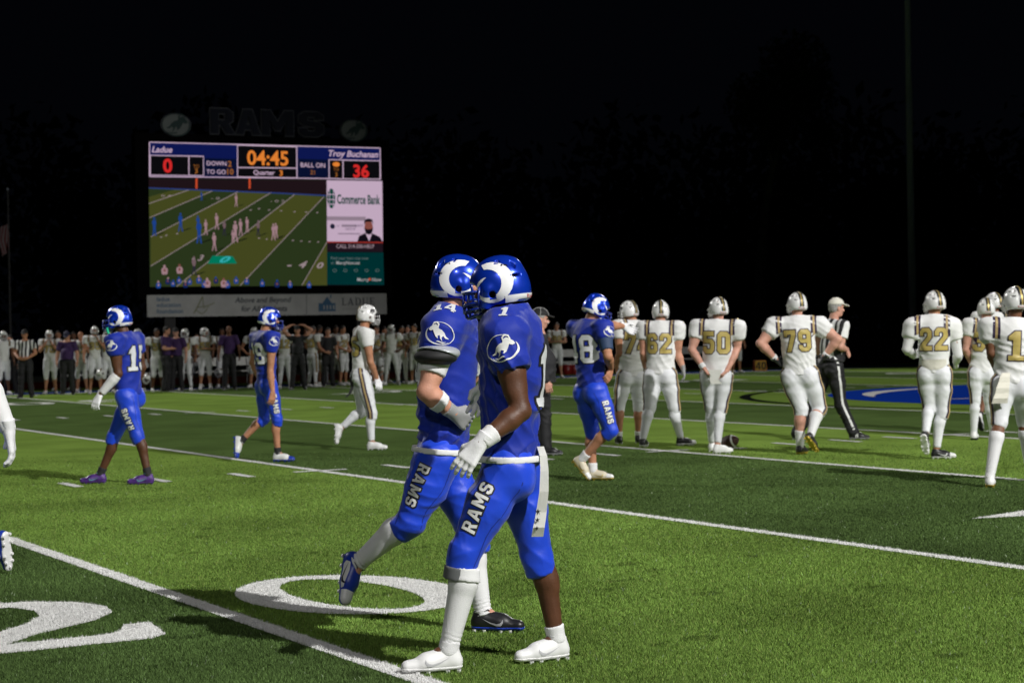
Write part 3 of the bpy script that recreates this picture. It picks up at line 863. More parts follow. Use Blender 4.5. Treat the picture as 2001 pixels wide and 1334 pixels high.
flat_obj('advert_portrait_suit', bquad([(1328, 826), (1338, 792), (1372, 776), (1420, 778), (1462, 798), (1478, 826)]), SUIT, SCRN, .02)
flat_obj('advert_portrait_shirt', bquad([(1378, 780), (1414, 782), (1398, 824)]), ADW, SCRN, .023)
flat_obj('advert_portrait_face', fill2d([disc2d(*bp(1395, 738), .19, .29, 18)]), SKN, SCRN, .026)
flat_obj('advert_portrait_hair', bquad([(1367, 724), (1370, 698), (1392, 688), (1416, 694), (1424, 722), (1414, 708), (1378, 708)]), SUIT, SCRN, .029)
flat_obj('advert_portrait_beard', bquad([(1368, 742), (1382, 752), (1408, 752), (1422, 742), (1416, 772), (1396, 786), (1376, 772)]), SUIT, SCRN, .029)
flat_obj('advert_red_rule', stroke2d([bp(1150, 828), bp(1480, 831)], .05), glow('ad_red', (.45, .04, .03), E), SCRN, .02)
sq('advert_call_strip', [(1149, 832), (1480, 835), (1480, 885), (1149, 884)], glow('ad_dark', (.012, .006, .01), 1), .016)
T('CALL 314-500-HELP', 1316, 864, 24, glow('ad_pale', (.5, .36, .42), E), 'CENTER', .01, sx=.86)
sq('advert_green_panel', [(1149, 888), (1482, 890), (1487, 1082), (1150, 1080)], glow('ad_teal', (.0, .034, .035), E * 1.2), .016)
TP = glow('ad_teal_text', (.16, .22, .22), E); TP2 = glow('ad_white_text', (.5, .5, .5), E)
T('Find your best stay now', 1170, 932, 20, TP, sx=.9); T('at', 1172, 958, 18, TP); T('MercyNow.net', 1202, 960, 20, TP2, bold=.015, sx=.9)
for q in range(5): flat_obj('advert_icon', ring2d(*bp(1194 + q * 63, 996), .09, .07, .02, 12), TP, SCRN, .022)
T('Mercy', 1326, 1060, 22, TP2, bold=.01); T('Now', 1414, 1060, 22, TP2, bold=.01)
flat_obj('advert_diamond', fill2d([disc2d(*bp(1401, 1048), .07, .07, 4)]), VR, SCRN, .022)

# sponsor strip below the screen (lit print, not a screen)
SGN = mat('sponsor_panel', (.72, .73, .71), .8, noise=(1.5, .1)); SGT = mat('sponsor_text', (.10, .12, .14), .7); SGB = mat('sponsor_blue', (.08, .22, .40), .7); SGY = mat('sponsor_olive', (.30, .32, .12), .7)
q0, q1, q2, q3 = bp(82, 1138), bp(1502, 1126), bp(1502, 1250), bp(82, 1268)
SG = on_board(MB().box(((q0[0] + q1[0]) / 2, (q0[1] + q2[1]) / 2 - .03, -.1), (q1[0] - q0[0], q0[1] - q3[1], .2)).build('sponsor_strip', SGN, SB))
def ST(*a, **k): k.setdefault('z', .004); return T(*a, parent=SG, **k)
for t, zy in (('ladue', 1178), ('education', 1213), ('foundation', 1250)): ST(t, 140, zy, 26, SGB, bold=.012)
ST('Above and Beyond', 605, 1186, 32, SGT, bold=.02, shear=.2); ST('for All Students', 640, 1238, 32, SGT, bold=.02, shear=.2)
T('LADUE', 0, 0, 1, SGT, parent=SG) if False else None
lx, ly = bp(1236, 1202)
flat_obj('lettering', move2d(block('LADUE', 46 * MZ, font=SERIF, gap=.16, center=False, width=1.05), lx, ly), SGT, SG, .004)
ST('SCHOOL DISTRICT', 1236, 1230, 13, SGN if False else mat('sponsor_faint', (.5, .52, .5), .7), sx=1.5)
flat_obj('sponsor_building', merge2d([rect(*[bp(1100, 1236)[0], bp(1200, 1236)[0], bp(1100, 1238)[1], bp(1100, 1190)[1]]), fill2d([[bp(1122, 1190), bp(1178, 1190), bp(1150, 1150)]]), rect(bp(1146, 0)[0], bp(1154, 0)[0], bp(1150, 1160)[1], bp(1150, 1140)[1])]), SGB, SG, .004)
for q in range(5): flat_obj('sponsor_building_window', rect(bp(1106 + q * 19, 0)[0], bp(1114 + q * 19, 0)[0], bp(1150, 1226)[1], bp(1150, 1202)[1]), SGN, SG, .006)
flat_obj('sponsor_plant', merge2d([stroke2d([bp(360, 1250), bp(380, 1215), bp(412, 1150)], .04), stroke2d([bp(380, 1215), bp(440, 1205), bp(482, 1188)], .03), stroke2d([bp(412, 1150), bp(418, 1220), bp(450, 1210)], .03), stroke2d([bp(372, 1230), bp(410, 1255), bp(440, 1225)], .03)]), SGY, SG, .004)
flat_obj('sponsor_joint', stroke2d([bp(1028, 1130), bp(1028, 1256)], .02), SGT, SG, .004)

# RAMS letters and oval crests standing on the cabinet
LET = mat('crest_letter', (.014, .017, .032), .7, spec=.2); CH = mat('crest_chrome', (.045, .05, .07), .6); PALE = mat('crest_pale', (.20, .23, .23), .6); DKG = mat('crest_dark', (.03, .07, .07), .7)
def extrude_flat(name, vf, m, z0, z1):
    bm = bmesh.new(); vs = [bm.verts.new((x, y, z0)) for x, y in vf[0]]
    fs = []
    for f in vf[1]:
        try: fs.append(bm.faces.new([vs[i] for i in f]))
        except ValueError: pass
    r = bmesh.ops.extrude_face_region(bm, geom=fs)
    bmesh.ops.translate(bm, verts=[e for e in r['geom'] if isinstance(e, bmesh.types.BMVert)], vec=(0, 0, z1 - z0))
    bmesh.ops.recalc_face_normals(bm, faces=bm.faces[:])
    me = bpy.data.meshes.new(name); bm.to_mesh(me); bm.free()
    return on_board(obj(name, me, m, SB))
topz = bp(790, 212)
for ch, xa, xb in (('R', 462, 600), ('A', 612, 752), ('M', 766, 950), ('S', 985, 1128)):
    a, b = bp(xa, 205), bp(xb, 205); hgt = 145 * MZ * 1.03
    wd = max(p[0] for c in GLYPH[ch] for p in c)
    base = Hb + .35
    for out, m, z0, z1, nm in ((.05, CH, -.12, .0, 'letter_edge'), (0, LET, .0, .06, 'letter')):
        cs = [[(a[0] + p[0] / wd * (b[0] - a[0]), base + .06 + p[1] * hgt) for p in c] for c in orient(GLYPH[ch])]
        if out: cs = [grow(c, out) for c in cs]
        extrude_flat(nm, fill2d(cs), m, z0, z1)
for zx, zy in ((254, 134), (1308, 168)):
    c = bp(zx, zy)
    extrude_flat('crest', fill2d([disc2d(c[0], c[1], .64, .48, 28)]), CH, -.15, 0)
    extrude_flat('crest_face', fill2d([disc2d(c[0], c[1], .58, .42, 28)]), PALE, 0, .02)
    extrude_flat('crest_ram', move2d(ram_logo(), c[0], c[1], 1.15), DKG, .02, .04)
    on_board(MB().box((c[0], (Hb + .3 + c[1]) / 2, -.2), (.1, c[1] - Hb - .3, .1)).build('crest_post', BLACKM, SB))

# ------------------------------------------------------------------ benches, marker, poles, fence, trees
ALU = mat('bench_white', (.42, .42, .40), .5, metal=.15, noise=(6, .1)); STL = mat('bench_leg', (.22, .22, .22), .5, metal=.5)
def make_bench(x0, x1, y, label):
    root = empty('team_bench', ((x0 + x1) / 2, y, 0), label, 'bench', 'white team benches along the far sideline')
    L = x1 - x0
    MB().box((0, 0, .44), (L, .3, .045)).build('seat', ALU, root)
    MB().box((0, .19, .74), (L, .035, .26), Matrix.Rotation(-.15, 3, 'X')).build('backrest', ALU, root)
    n = max(2, int(L / 1.6) + 1)
    for i in range(n):
        x = -L / 2 + .25 + (L - .5) * i / (n - 1)
        MB().tube([(x, -.12, 0), (x, -.1, .42)], .022).tube([(x, .16, 0), (x, .12, .42), (x, .19, .84)], .022).tube([(x, -.13, .03), (x, .17, .03)], .02).build('leg', STL, root)
    return root
def gx(u, y):
    """field x where the photo column u meets the line y"""
    lo, hi = -60.0, 120.0
    for _ in range(50):
        m = (lo + hi) / 2; d = np.array([m, y, 0.6]) - CAM
        (lo, hi) = (m, hi) if 1000.5 + FPX * (d @ _R) / (d @ _F) < u else (lo, m)
    return (lo + hi) / 2
YB = W_FIELD + 3.6
for a, b, lab in ((125, 215, 'white aluminium team bench behind the coach looking down'), (225, 312, 'white aluminium team bench beside the player holding his helmet low'),
                  (318, 500, 'long white aluminium team bench behind the coaches in purple shirts'), (1040, 1140, 'white aluminium team bench with red coolers under it'), (1290, 1420, 'white aluminium team bench behind the row of players with gold numbers')):
    make_bench(gx(a, YB), gx(b, YB), YB, lab)
RC = mat('cooler_red', (.22, .01, .01), .4); WC = mat('cooler_white', (.5, .5, .5), .5)
for q, u in enumerate((1108, 1122)):
    r = empty('drinks_cooler', (gx(u, YB - .1), YB - .05, 0), ('round red drinks cooler under the white bench', 'second round red drinks cooler under the white bench, away from the standing player')[q], 'cooler', 'red coolers under the bench')
    MB().lathe([(.0, .0), (.15, .0), (.17, .02), (.18, .34), (.16, .35)], 16).build('barrel', RC, r, True)
    MB().lathe([(.17, .34), (.18, .36), (.17, .40), (.0, .41)], 16).build('lid', WC, r, True)
# sideline yard marker
mk = np.array([gx(1484, W_FIELD + .62), W_FIELD + .62, 0.0])
mr = empty('yard_marker', (mk[0], mk[1], .008), 'orange foam yard marker with black 40 on the far sideline', 'yard marker')
ORM = mat('marker_orange', (.60, .13, .02), .7); YEL = mat('marker_yellow', (.62, .36, .03), .7)
yaw = math.radians(-20)
RZ = Matrix.Rotation(yaw, 3, 'Z')
def rz(p): return tuple(RZ @ Vector(p))
MB().add([rz(p) for p in ((-.22, -.16, 0), (.22, -.16, 0), (.22, .16, 0), (-.22, .16, 0), (-.2, -.12, .36), (.2, -.12, .36), (.2, .12, .36), (-.2, .12, .36))],
         [(0, 3, 2, 1), (4, 5, 6, 7), (0, 1, 5, 4), (1, 2, 6, 5), (2, 3, 7, 6), (3, 0, 4, 7)]).build('foam_block', ORM, mr)
def marker_face(nm, vf, m, off):
    MB().add([rz((x, -.16 + .11 * y - off, .0 + y)) for x, y in vf[0]], vf[1]).build(nm, m, mr)
marker_face('yellow_face', rect(-.2, .2, .02, .35), YEL, .004)
marker_face('numeral', [(x, y + .18) for x, y in block('40', .25, gap=.12)[0]] and ([(x, y + .18) for x, y in block('40', .25, gap=.12)[0]], block('40', .25, gap=.12)[1]), mat('marker_black', (.01, .01, .01), .7), .008)

GALV = mat('pole_galvanised', (.55, .60, .72), .7, spec=.2)
def lamp_pole(loc, label, h, aim, heads):
    r = empty('light_pole', loc, label, 'light pole')
    MB().lathe([(.20, 0), (.19, .3), (.15, h * .5), (.11, h)], 14).build('pole', GALV, r, True)
    ang = math.atan2(aim[1], aim[0]) - math.pi / 2
    R4 = Matrix.Rotation(ang, 4, 'Z')
    for z in (h - .4, h - 1.6):
        MB().box((0, .12, z), (4.0, .14, .14)).build('crossarm', GALV, r, M=R4)
        for q in range(heads):
            x = -1.7 + 3.4 * q / (heads - 1)
            mh = R4 @ Matrix.Translation((x, .45, z + .1)) @ Matrix.Rotation(math.radians(-62), 4, 'X')
            MB().lathe([(.0, -.28), (.14, -.26), (.30, .0), (.32, .04)], 14).build('lamp_head', GALV, r, True, M=mh)
    return r
fp = at_depth(1783, 600, 84)
lamp_pole((fp[0], fp[1], 0), 'tall galvanised floodlight pole rising from the dark beyond the track', 26, (-.5, -1), 5)
lamp_pole((POLE_F[0], POLE_F[1] + 1.2, 0), 'tall galvanised floodlight pole on the far side behind the benches', 27, (.4, -1), 5)
lamp_pole((POLE_L[0] - .6, POLE_L[1] - 1.2, 0), 'tall galvanised floodlight pole on the near side towards the goal line', 22.5, (.6, 1), 5)
lamp_pole((POLE_R[0], POLE_R[1] - 1.4, 0), 'tall galvanised floodlight pole on the near side behind the photographer', 24.5, (0, 1), 5)
lamp_pole((POLE_M[0] + .8, POLE_M[1] - 1.2, 0), 'tall galvanised floodlight pole on the near side past midfield', 24.5, (-.5, 1), 5)

fl = at_depth(20, 640, 80)
r = empty('flag_pole', (fl[0], fl[1], 0), 'thin grey flagpole with a limp striped flag beyond the sideline', 'flag pole')
htop = at_depth(14, 372, 80)[2]
MB().tube([(0, 0, 0), (0, 0, htop)], [.07, .04]).build('pole', mat('flagpole_grey', (.05, .05, .05), .6), r)
MB().lathe([(0, htop - .02), (.07, htop + .05), (0, htop + .12)], 10).build('finial', GALV, r)
zt = at_depth(14, 432, 80)[2]; zb = at_depth(14, 503, 80)[2]
fv, ff, ft = [], [], []
nst = 7
for m_, idx in (('flag_red', 0), ('flag_white', 1)):
    b = MB()
    for s in range(nst * 2):
        if s % 2 != idx: continue
        a0, a1 = s / (nst * 2), (s + 1) / (nst * 2)
        g = [(a0, 0), (a1, 0), (a1, 1), (a0, 1)]
        pts = []
        for (a, t) in [(a0, 0), (a0, .5), (a0, 1), (a1, 0), (a1, .5), (a1, 1)]:
            x = -.05 - .32 * (1 - abs(t - .4)) * a * 1.1 + .12 * math.sin(6 * a); z = zt - (zt - zb) * (t * .78 + a * .22); y = .12 * math.sin(5 * t + 9 * a)
            pts.append((x, y, z))
        b.add(pts, [(0, 1, 4, 3), (1, 2, 5, 4)])
    b.build('flag_stripes', mat(m_, (.14, .012, .016) if idx == 0 else (.2, .19, .19), .8), r, True)

# low rail fence beyond the track
fa, fb = gx(1670, W_FIELD + 17), gx(1815, W_FIELD + 17)
for q, (a, b) in enumerate(((fa, fb),)):
    r = empty('rail_fence', ((a + b) / 2, W_FIELD + 17, 0), 'dark steel rail fence beyond the running track', 'fence')
    L = b - a; DK = mat('rail_dark', (.05, .05, .055), .5)
    for z in (1.35, .85): MB().tube([(-L / 2, 0, z), (L / 2, 0, z)], .035).build('rail', DK, r)
    for i in range(7):
        x = -L / 2 + L * i / 6; MB().tube([(x, 0, 0), (x, 0, 1.4)], .035).build('post', DK, r)

BARK = mat('bark_pale', (.10, .095, .085), .9, noise=(5, .4), bump=(8, .6)); LEAF = mat('leaf_dark', (.012, .02, .008), .8)
def leaf_cloud(cs, n, size):
    """many small leaf faces spread through clumps cs=[(centre, radius)]"""
    cs = list(cs); wts = np.array([r ** 2 for _, r in cs]); wts = wts / wts.sum()
    k = RNG.choice(len(cs), n, p=wts)
    C = np.array([c for c, _ in cs])[k]; Rr = np.array([r for _, r in cs])[k]
    d = RNG.normal(0, 1, (n, 3)); d /= np.linalg.norm(d, axis=1)[:, None]
    P = C + d * (Rr * RNG.random(n) ** .45)[:, None]
    a = RNG.normal(0, 1, (n, 3)); a /= np.linalg.norm(a, axis=1)[:, None]
    b = np.cross(a, RNG.normal(0, 1, (n, 3))); b /= np.linalg.norm(b, axis=1)[:, None]
    s = (size * RNG.uniform(.6, 1.4, n))[:, None]
    V = np.stack([P - a * s, P + b * s * .5, P + a * s, P - b * s * .5], 1).reshape(-1, 3)
    return mesh_np('foliage', V, np.arange(4 * n).reshape(-1, 4), smooth=False)
tb = at_depth(1484, 560, 92)
t = empty('tree', (tb[0], tb[1], 0), 'tall tree with a bare pale leaning trunk at the edge of the dark woods', 'tree')
def loc_(u, v): p = at_depth(u, v, 92); return (p[0] - tb[0], p[1] - tb[1], p[2])
MB().tube([(0, 0, 0), loc_(1484, 540), loc_(1490, 470), loc_(1500, 380), loc_(1512, 320), loc_(1524, 260), loc_(1530, 200)], [.32, .28, .24, .2, .17, .13, .06], 10) \
    .tube([loc_(1499, 384), loc_(1530, 378), loc_(1552, 388), loc_(1572, 408)], [.08, .06, .05, .03], 6).tube([loc_(1512, 320), loc_(1490, 260), loc_(1474, 205)], [.08, .06, .03], 6).build('trunk', BARK, t, True)
obj('crown', leaf_cloud([((loc_(1530 + dx, 200 + dy)[0], loc_(1530 + dx, 200)[1], loc_(1530 + dx, 200 + dy)[2]), r) for dx, dy, r in ((0, 0, 1.8), (50, -20, 1.6), (-60, 0, 1.5), (20, -70, 1.9), (-20, 60, 1.1), (70, 60, 1.2))], 5000, .16), LEAF, t)
cs = []
for i in range(150):
    a = RNG.uniform(-.42, .62); rr = RNG.uniform(112, 135)
    x, y = CAM[0] + rr * math.sin(YAW + a), CAM[1] + rr * math.cos(YAW + a)
    hh = RNG.uniform(7, 13) + 5 * max(0, -a)
    for k in range(4): cs.append(((x + RNG.normal(0, 1.5), y + RNG.normal(0, 1.5), hh * (.25 + .25 * k)), RNG.uniform(2.2, 4.0)))
tag(obj('distant_woods', leaf_cloud(cs, 60000, .45), LEAF), 'black mass of night woods behind the stadium', 'woods', kind='stuff')
# ------------------------------------------------------------------ people
SKIN = {k: mat('skin_' + k, c, r + .06, spec=.35, bump=(140, .12), noise=(18, .14)) for k, c, r in (
    ('dark', (.085, .034, .017), .42), ('brown', (.155, .066, .034), .45), ('tan', (.40, .185, .105), .5), ('light', (.50, .245, .165), .5), ('pink', (.52, .27, .20), .5))}
JBLUE = mat('jersey_blue', (.0045, .021, .29), .60, spec=.25, sheen=.12, bump=(350, .15), noise=(9, .07), crease=(6, .55))
PBLUE = mat('pants_blue', (.008, .050, .56), .42, spec=.45, sheen=.1, bump=(300, .1), noise=(8, .06), crease=(5, .32))
JWHITE = mat('jersey_white', (.70, .70, .70), .75, spec=.2, bump=(350, .12), noise=(7, .05), crease=(6, .5)); PWHITE = mat('pants_white', (.67, .68, .71), .6, spec=.3, bump=(300, .08), noise=(5, .06), crease=(5, .35))
SEAM = mat('seam_blue', (.003, .016, .20), .7); SOCKW = mat('sock_white', (.66, .66, .67), .75, bump=(250, .2)); SOCKK = mat('sock_black', (.012, .012, .014), .8)
NAVYU = mat('undershirt_navy', (.016, .04, .10), .7); TOWEL = mat('towel_white', (.62, .62, .58), .95, bump=(500, .4)); TOWELC = mat('towel_cream', (.64, .62, .54), .95, bump=(500, .4))
GOLD = mat('number_gold', (.44, .34, .10), .5); PURP = mat('trim_purple', (.022, .010, .045), .6); INKK = mat('print_black', (.012, .012, .014), .6); NUMW = mat('number_white', (.70, .70, .70), .6); NUMS = mat('number_silver', (.56, .57, .60), .55)
TAN = mat('trim_tan', (.40, .29, .13), .6); REDP = mat('print_red', (.45, .02, .025), .5)
HBLUE = mat('helmet_blue', (.004, .040, .50), .28, metal=.45, coat=1.0); HWHITE = mat('helmet_white', (.74, .74, .74), .22, coat=.6); HLIN = mat('helmet_liner', (.012, .012, .014), .8)
MASKB = mat('mask_blue', (.004, .02, .24), .3, coat=.5); MASKW = mat('mask_white', (.45, .45, .46), .3); MASKK = mat('mask_black', (.01, .01, .01), .3)
DECW = mat('decal_white', (.78, .78, .80), .3); DECK = mat('decal_black', (.01, .01, .012), .3); DECG = mat('decal_gold', (.40, .30, .09), .28, metal=.5)
GLVW = mat('glove_white', (.72, .72, .74), .5, bump=(200, .15)); GLVK = mat('glove_black', (.014, .014, .016), .5); GLVG = mat('glove_grey', (.28, .28, .29), .6); STRAP = mat('chin_strap', (.30, .31, .33), .5)
HAIRD = mat('hair_dark', (.012, .008, .006), .6, bump=(60, 1)); HAIRB = mat('hair_brown', (.05, .025, .012), .6, bump=(60, 1)); HAIRG = mat('hair_grey', (.30, .29, .28), .7, bump=(60, 1))
POLOP = mat('polo_purple', (.035, .010, .075), .8, bump=(300, .15)); TROUK = mat('trousers_black', (.010, .010, .012), .8, bump=(300, .1)); BLKSH = mat('shirt_black', (.010, .010, .013), .75, bump=(300, .12))
CAPW = mat('cap_cream', (.62, .60, .53), .8); CAPK = mat('cap_black', (.010, .010, .011), .8); EYEW = mat('eye_white', (.6, .6, .58), .3); EYEK = mat('eye_dark', (.01, .008, .006), .2); LIP = mat('lip', (.28, .09, .07), .5)

def stripes_mat():
    m = bpy.data.materials.new('official_stripes'); m.use_nodes = True
    n, l = m.node_tree.nodes, m.node_tree.links; b = n['Principled BSDF']; b.inputs['Roughness'].default_value = .75
    a = n.new('ShaderNodeAttribute'); a.attribute_name = 'lateral'
    q = n.new('ShaderNodeMath'); q.operation = 'FRACT'; d = n.new('ShaderNodeMath'); d.operation = 'DIVIDE'; d.inputs[1].default_value = .098
    l.new(a.outputs['Fac'], d.inputs[0]); l.new(d.outputs[0], q.inputs[0])
    g = n.new('ShaderNodeMath'); g.operation = 'GREATER_THAN'; g.inputs[1].default_value = .5; l.new(q.outputs[0], g.inputs[0])
    mx = n.new('ShaderNodeMix'); mx.data_type = 'RGBA'; mx.inputs[6].default_value = (.68, .68, .68, 1); mx.inputs[7].default_value = (.01, .01, .012, 1)
    l.new(g.outputs[0], mx.inputs[0]); l.new(mx.outputs[2], b.inputs['Base Color']); return m
STRIPES = stripes_mat()

# ---- helmet, built once per colour: x right, y forward, z up, origin at the middle of the shell
def helmet_shell(h=.0045):
    f = Field((-.18, -.2, -.22), (.18, .22, .19), h)
    f.ell((0, -.008, .008), (.120, .148, .130), k=0)
    f.ell((0, -.045, -.055), (.108, .108, .085), k=.05)
    for s in (-1, 1):
        f.cone((s * .088, .03, -.03), (s * .078, .070, -.118), .036, .026, k=.03)
    f.ell((0, -.02, .085), (.045, .105, .055), k=.03)
    f.ell((0, -.008, -.005), (.101, .128, .113), k=0, op='sub')
    f.ell((0, -.035, -.09), (.092, .105, .12), k=.01, op='sub')
    f.boxf((0, .145, -.075), (.084, .115, .098), .03, k=.012, op='sub')        # face opening
    f.boxf((0, -.02, -.30), (.2, .2, .155), .02, k=.006, op='sub', M=np.array([[1, 0, 0], [0, math.cos(.30), -math.sin(.30)], [0, math.sin(.30), math.cos(.30)]]))
    for s in (-1, 1):
        f.cone((s * .14, .008, -.048), (s * .07, .008, -.048), .017, k=.004, op='sub')      # ear hole
        f.cone((s * .09, -.03, .16), (s * .05, -.03, .07), .011, k=.003, op='sub')
        f.boxf((s * .055, -.10, .10), (.012, .014, .05), .004, k=.003, op='sub')
        f.boxf((s * .075, -.115, .03), (.02, .02, .006), .004, k=.003, op='sub')
    P, Q = f.nets(); P = smooth_np(P, Q, 1, .4)
    return P, Q
HP, HQ = helmet_shell()
H_ME = mesh_np('helmet', HP, HQ)
H_BVH = BVHTree.FromPolygons([tuple(p) for p in HP], [tuple(q) for q in HQ])
def _outer():
    f = Field((-.2, -.22, -.2), (.2, .2, .2), .008)
    f.ell((0, -.008, .008), (.120, .148, .130), k=0).ell((0, -.045, -.055), (.108, .108, .085), k=.05); f.ell((0, -.02, .085), (.045, .105, .055), k=.03)
    for s in (-1, 1): f.cone((s * .088, .03, -.03), (s * .078, .070, -.118), .036, .026, k=.03)
    P, Q = f.nets(); return BVHTree.FromPolygons([tuple(p) for p in P], [tuple(q) for q in Q])
def tubes_mesh(name, lines, r, n=6):
    b = MB()
    for L in lines: b.tube(L, r, n)
    return b.mesh(name, True)
def arc_bar(z, w, y0, y1, n=9, zc=0.0):
    return [(w * math.cos(math.pi * i / (n - 1)) * -1, y0 + (y1 - y0) * math.sin(math.pi * i / (n - 1)) ** .8, z + zc * math.sin(math.pi * i / (n - 1))) for i in range(n)]
MASK_R = .0064
MASK_ME = tubes_mesh('face_mask', [arc_bar(-.020, .105, .085, .178, zc=.004), arc_bar(-.072, .100, .075, .190, zc=-.006), arc_bar(-.100, .094, .070, .190, zc=-.012), arc_bar(-.128, .070, .085, .176, zc=-.014),
    [(-.045, .166, -.02), (-.047, .180, -.075), (-.04, .172, -.138)], [(.045, .166, -.02), (.047, .180, -.075), (.04, .172, -.138)], [(0, .176, -.072), (0, .19, -.1), (0, .176, -.142)],
    [(-.106, .07, .0), (-.104, .085, -.06), (-.085, .09, -.12)], [(.106, .07, .0), (.104, .085, -.06), (.085, .09, -.12)]], MASK_R)
def strap_mesh():
    f = Field((-.12, -.02, -.2), (.12, .2, -.0), .006)
    f.ell((0, .105, -.125), (.042, .036, .03), k=0)
    for s in (-1, 1):
        f.cone((s * .03, .108, -.118), (s * .098, .03, -.082), .008, k=.01); f.cone((s * .03, .112, -.112), (s * .103, .055, -.035), .007, k=.008)
    P, Q = f.nets(); return mesh_np('chin_strap', P, Q)
STRAP_ME = strap_mesh()
LINER_ME = (lambda f: mesh_np('helmet_liner', *f.ell((0, -.012, -.006), (.1015, .129, .1135), k=0).ell((0, -.012, -.012), (.09, .115, .102), k=0, op='sub').boxf((0, .12, -.07), (.095, .13, .085), .02, op='sub').boxf((0, 0, -.17), (.2, .2, .1), .02, op='sub').nets()))(Field((-.13, -.17, -.15), (.13, .15, .13), .007))
DEC = {}
def decal_mesh(key, vf, right, up, normal, o, off=.0016, cell=.012):
    ob = drape(key, vf, None, None, H_BVH, o, right, up, normal, off, cell, .3)
    me = ob.data; bpy.data.objects.remove(ob); DEC[key] = me
for s, nm in ((1, 'right'), (-1, 'left')):
    # curled horn: broad band from the brow over the temple, curling under the ear to a point (x forward, y up)
    th = [math.radians(a) for a in range(62, 442, 14)]
    n = len(th); L_, R_ = [], []
    for i, a in enumerate(th):
        q = i / (n - 1)
        ro = .110 - .044 * q; wd = .013 + .047 * math.sin(math.pi * min(1, q * 1.25 + .12)) * (1 - .55 * q)
        if q > .93: wd *= (1 - q) / .07
        ccx, ccy = -.004 + .016 * q, .012 - .034 * q
        c, z = math.cos(a), math.sin(a)
        L_.append((ccx + ro * 1.08 * c, ccy + ro * .95 * z)); R_.append((ccx + (ro - wd) * 1.08 * c, ccy + (ro - wd) * .95 * z))
    horn = (L_ + R_, [(i, i + 1, n + i + 1, n + i) for i in range(n - 1)])
    vf = horn if s == -1 else (horn[0], [f[::-1] for f in horn[1]])
    # on the right side forward is +y; seen from outside (normal +x) the local right axis is +y
    decal_mesh('horn_' + nm, horn, (0, 1, 0), (0, 0, 1), (s, 0, 0), (0, 0, 0))
    emb = fill2d([[(-.03, -.02), (-.035, .02), (-.01, .045), (.03, .04), (.045, .015), (.03, -.005), (.012, .0), (.018, -.025), (-.005, -.035), (-.012, -.01)]])
    decal_mesh('trojan_' + nm, emb, (0, 1, 0), (0, 0, 1), (s, 0, 0), (0, .035, .035))
    decal_mesh('vent_' + nm, fill2d([[(-.02, -.004), (.02, -.008), (.012, .008), (-.012, .008)]]), (0, 1, 0), (0, 0, 1), (s * .8, -.1, .6), (s * .05, -.06, .06))
for nm, xs in (('stripe_dark', [(-.030, -.010), (.010, .030)]), ('stripe_gold', [(-.0085, .0085)])):
    parts = []
    bm_v, bm_f = [], []
    for (a, b) in xs:
        k = 26; base = len(bm_v)
        for i in range(k):
            an = math.radians(62 + (215 - 62) * i / (k - 1))
            for x in (a, b):
                d = Vector((0, math.cos(an), math.sin(an)))
                h_ = H_BVH.ray_cast(Vector((x, 0, 0)) + d * .3, -d, .3)
                bm_v.append(tuple((h_[0] + h_[1] * .0016) if h_[0] else Vector((x, 0, 0)) + d * .13))
        bm_f += [(base + 2 * i, base + 2 * i + 1, base + 2 * i + 3, base + 2 * i + 2) for i in range(k - 1)]
    me = bpy.data.meshes.new(nm); me.from_pydata(bm_v, [], bm_f); me.update(); DEC[nm] = me
# rear bumper band with lettering, laid on the back of the shell
def back_band():
    vs, fs = [], []; k = 22; nn = 4
    for i in range(k):
        a = math.radians(-155 + 130 * i / (k - 1)); d = Vector((math.cos(a), math.sin(a), 0))
        for j in range(nn):
            z = -.098 + .034 * j / (nn - 1)
            h_ = H_BVH.ray_cast(Vector((0, 0, z)) + d * .3, -d, .3)
            vs.append(tuple(h_[0] + d * .004) if h_[0] else tuple(Vector((0, 0, z)) + d * .12))
    fs = [(i * nn + j, (i + 1) * nn + j, (i + 1) * nn + j + 1, i * nn + j + 1) for i in range(k - 1) for j in range(nn - 1)]
    me = bpy.data.meshes.new('rear_bumper'); me.from_pydata(vs, [], fs); me.update(); me.polygons.foreach_set('use_smooth', np.ones(len(me.polygons), dtype=bool))
    return me
BAND_ME = back_band()
_bb = BVHTree.FromPolygons([tuple(v.co) for v in BAND_ME.vertices], [tuple(p.vertices) for p in BAND_ME.polygons])
def _bandtext():
    v, f = words('Riddell', .030, 'CENTER', .0006); out = []
    for x, y in v:
        a = -math.pi / 2 + x / .125; d = Vector((math.cos(a), math.sin(a), 0)); h_ = _bb.ray_cast(Vector((0, 0, -.0905 + y)) + d * .3, -d, .3)
        out.append(tuple(h_[0] + d * .0015) if h_[0] else tuple(Vector((0, 0, -.09 + y)) + d * .135))
    me = bpy.data.meshes.new('maker_lettering'); me.from_pydata(out, [], f); me.update(); return me
BTXT_ME = _bandtext()

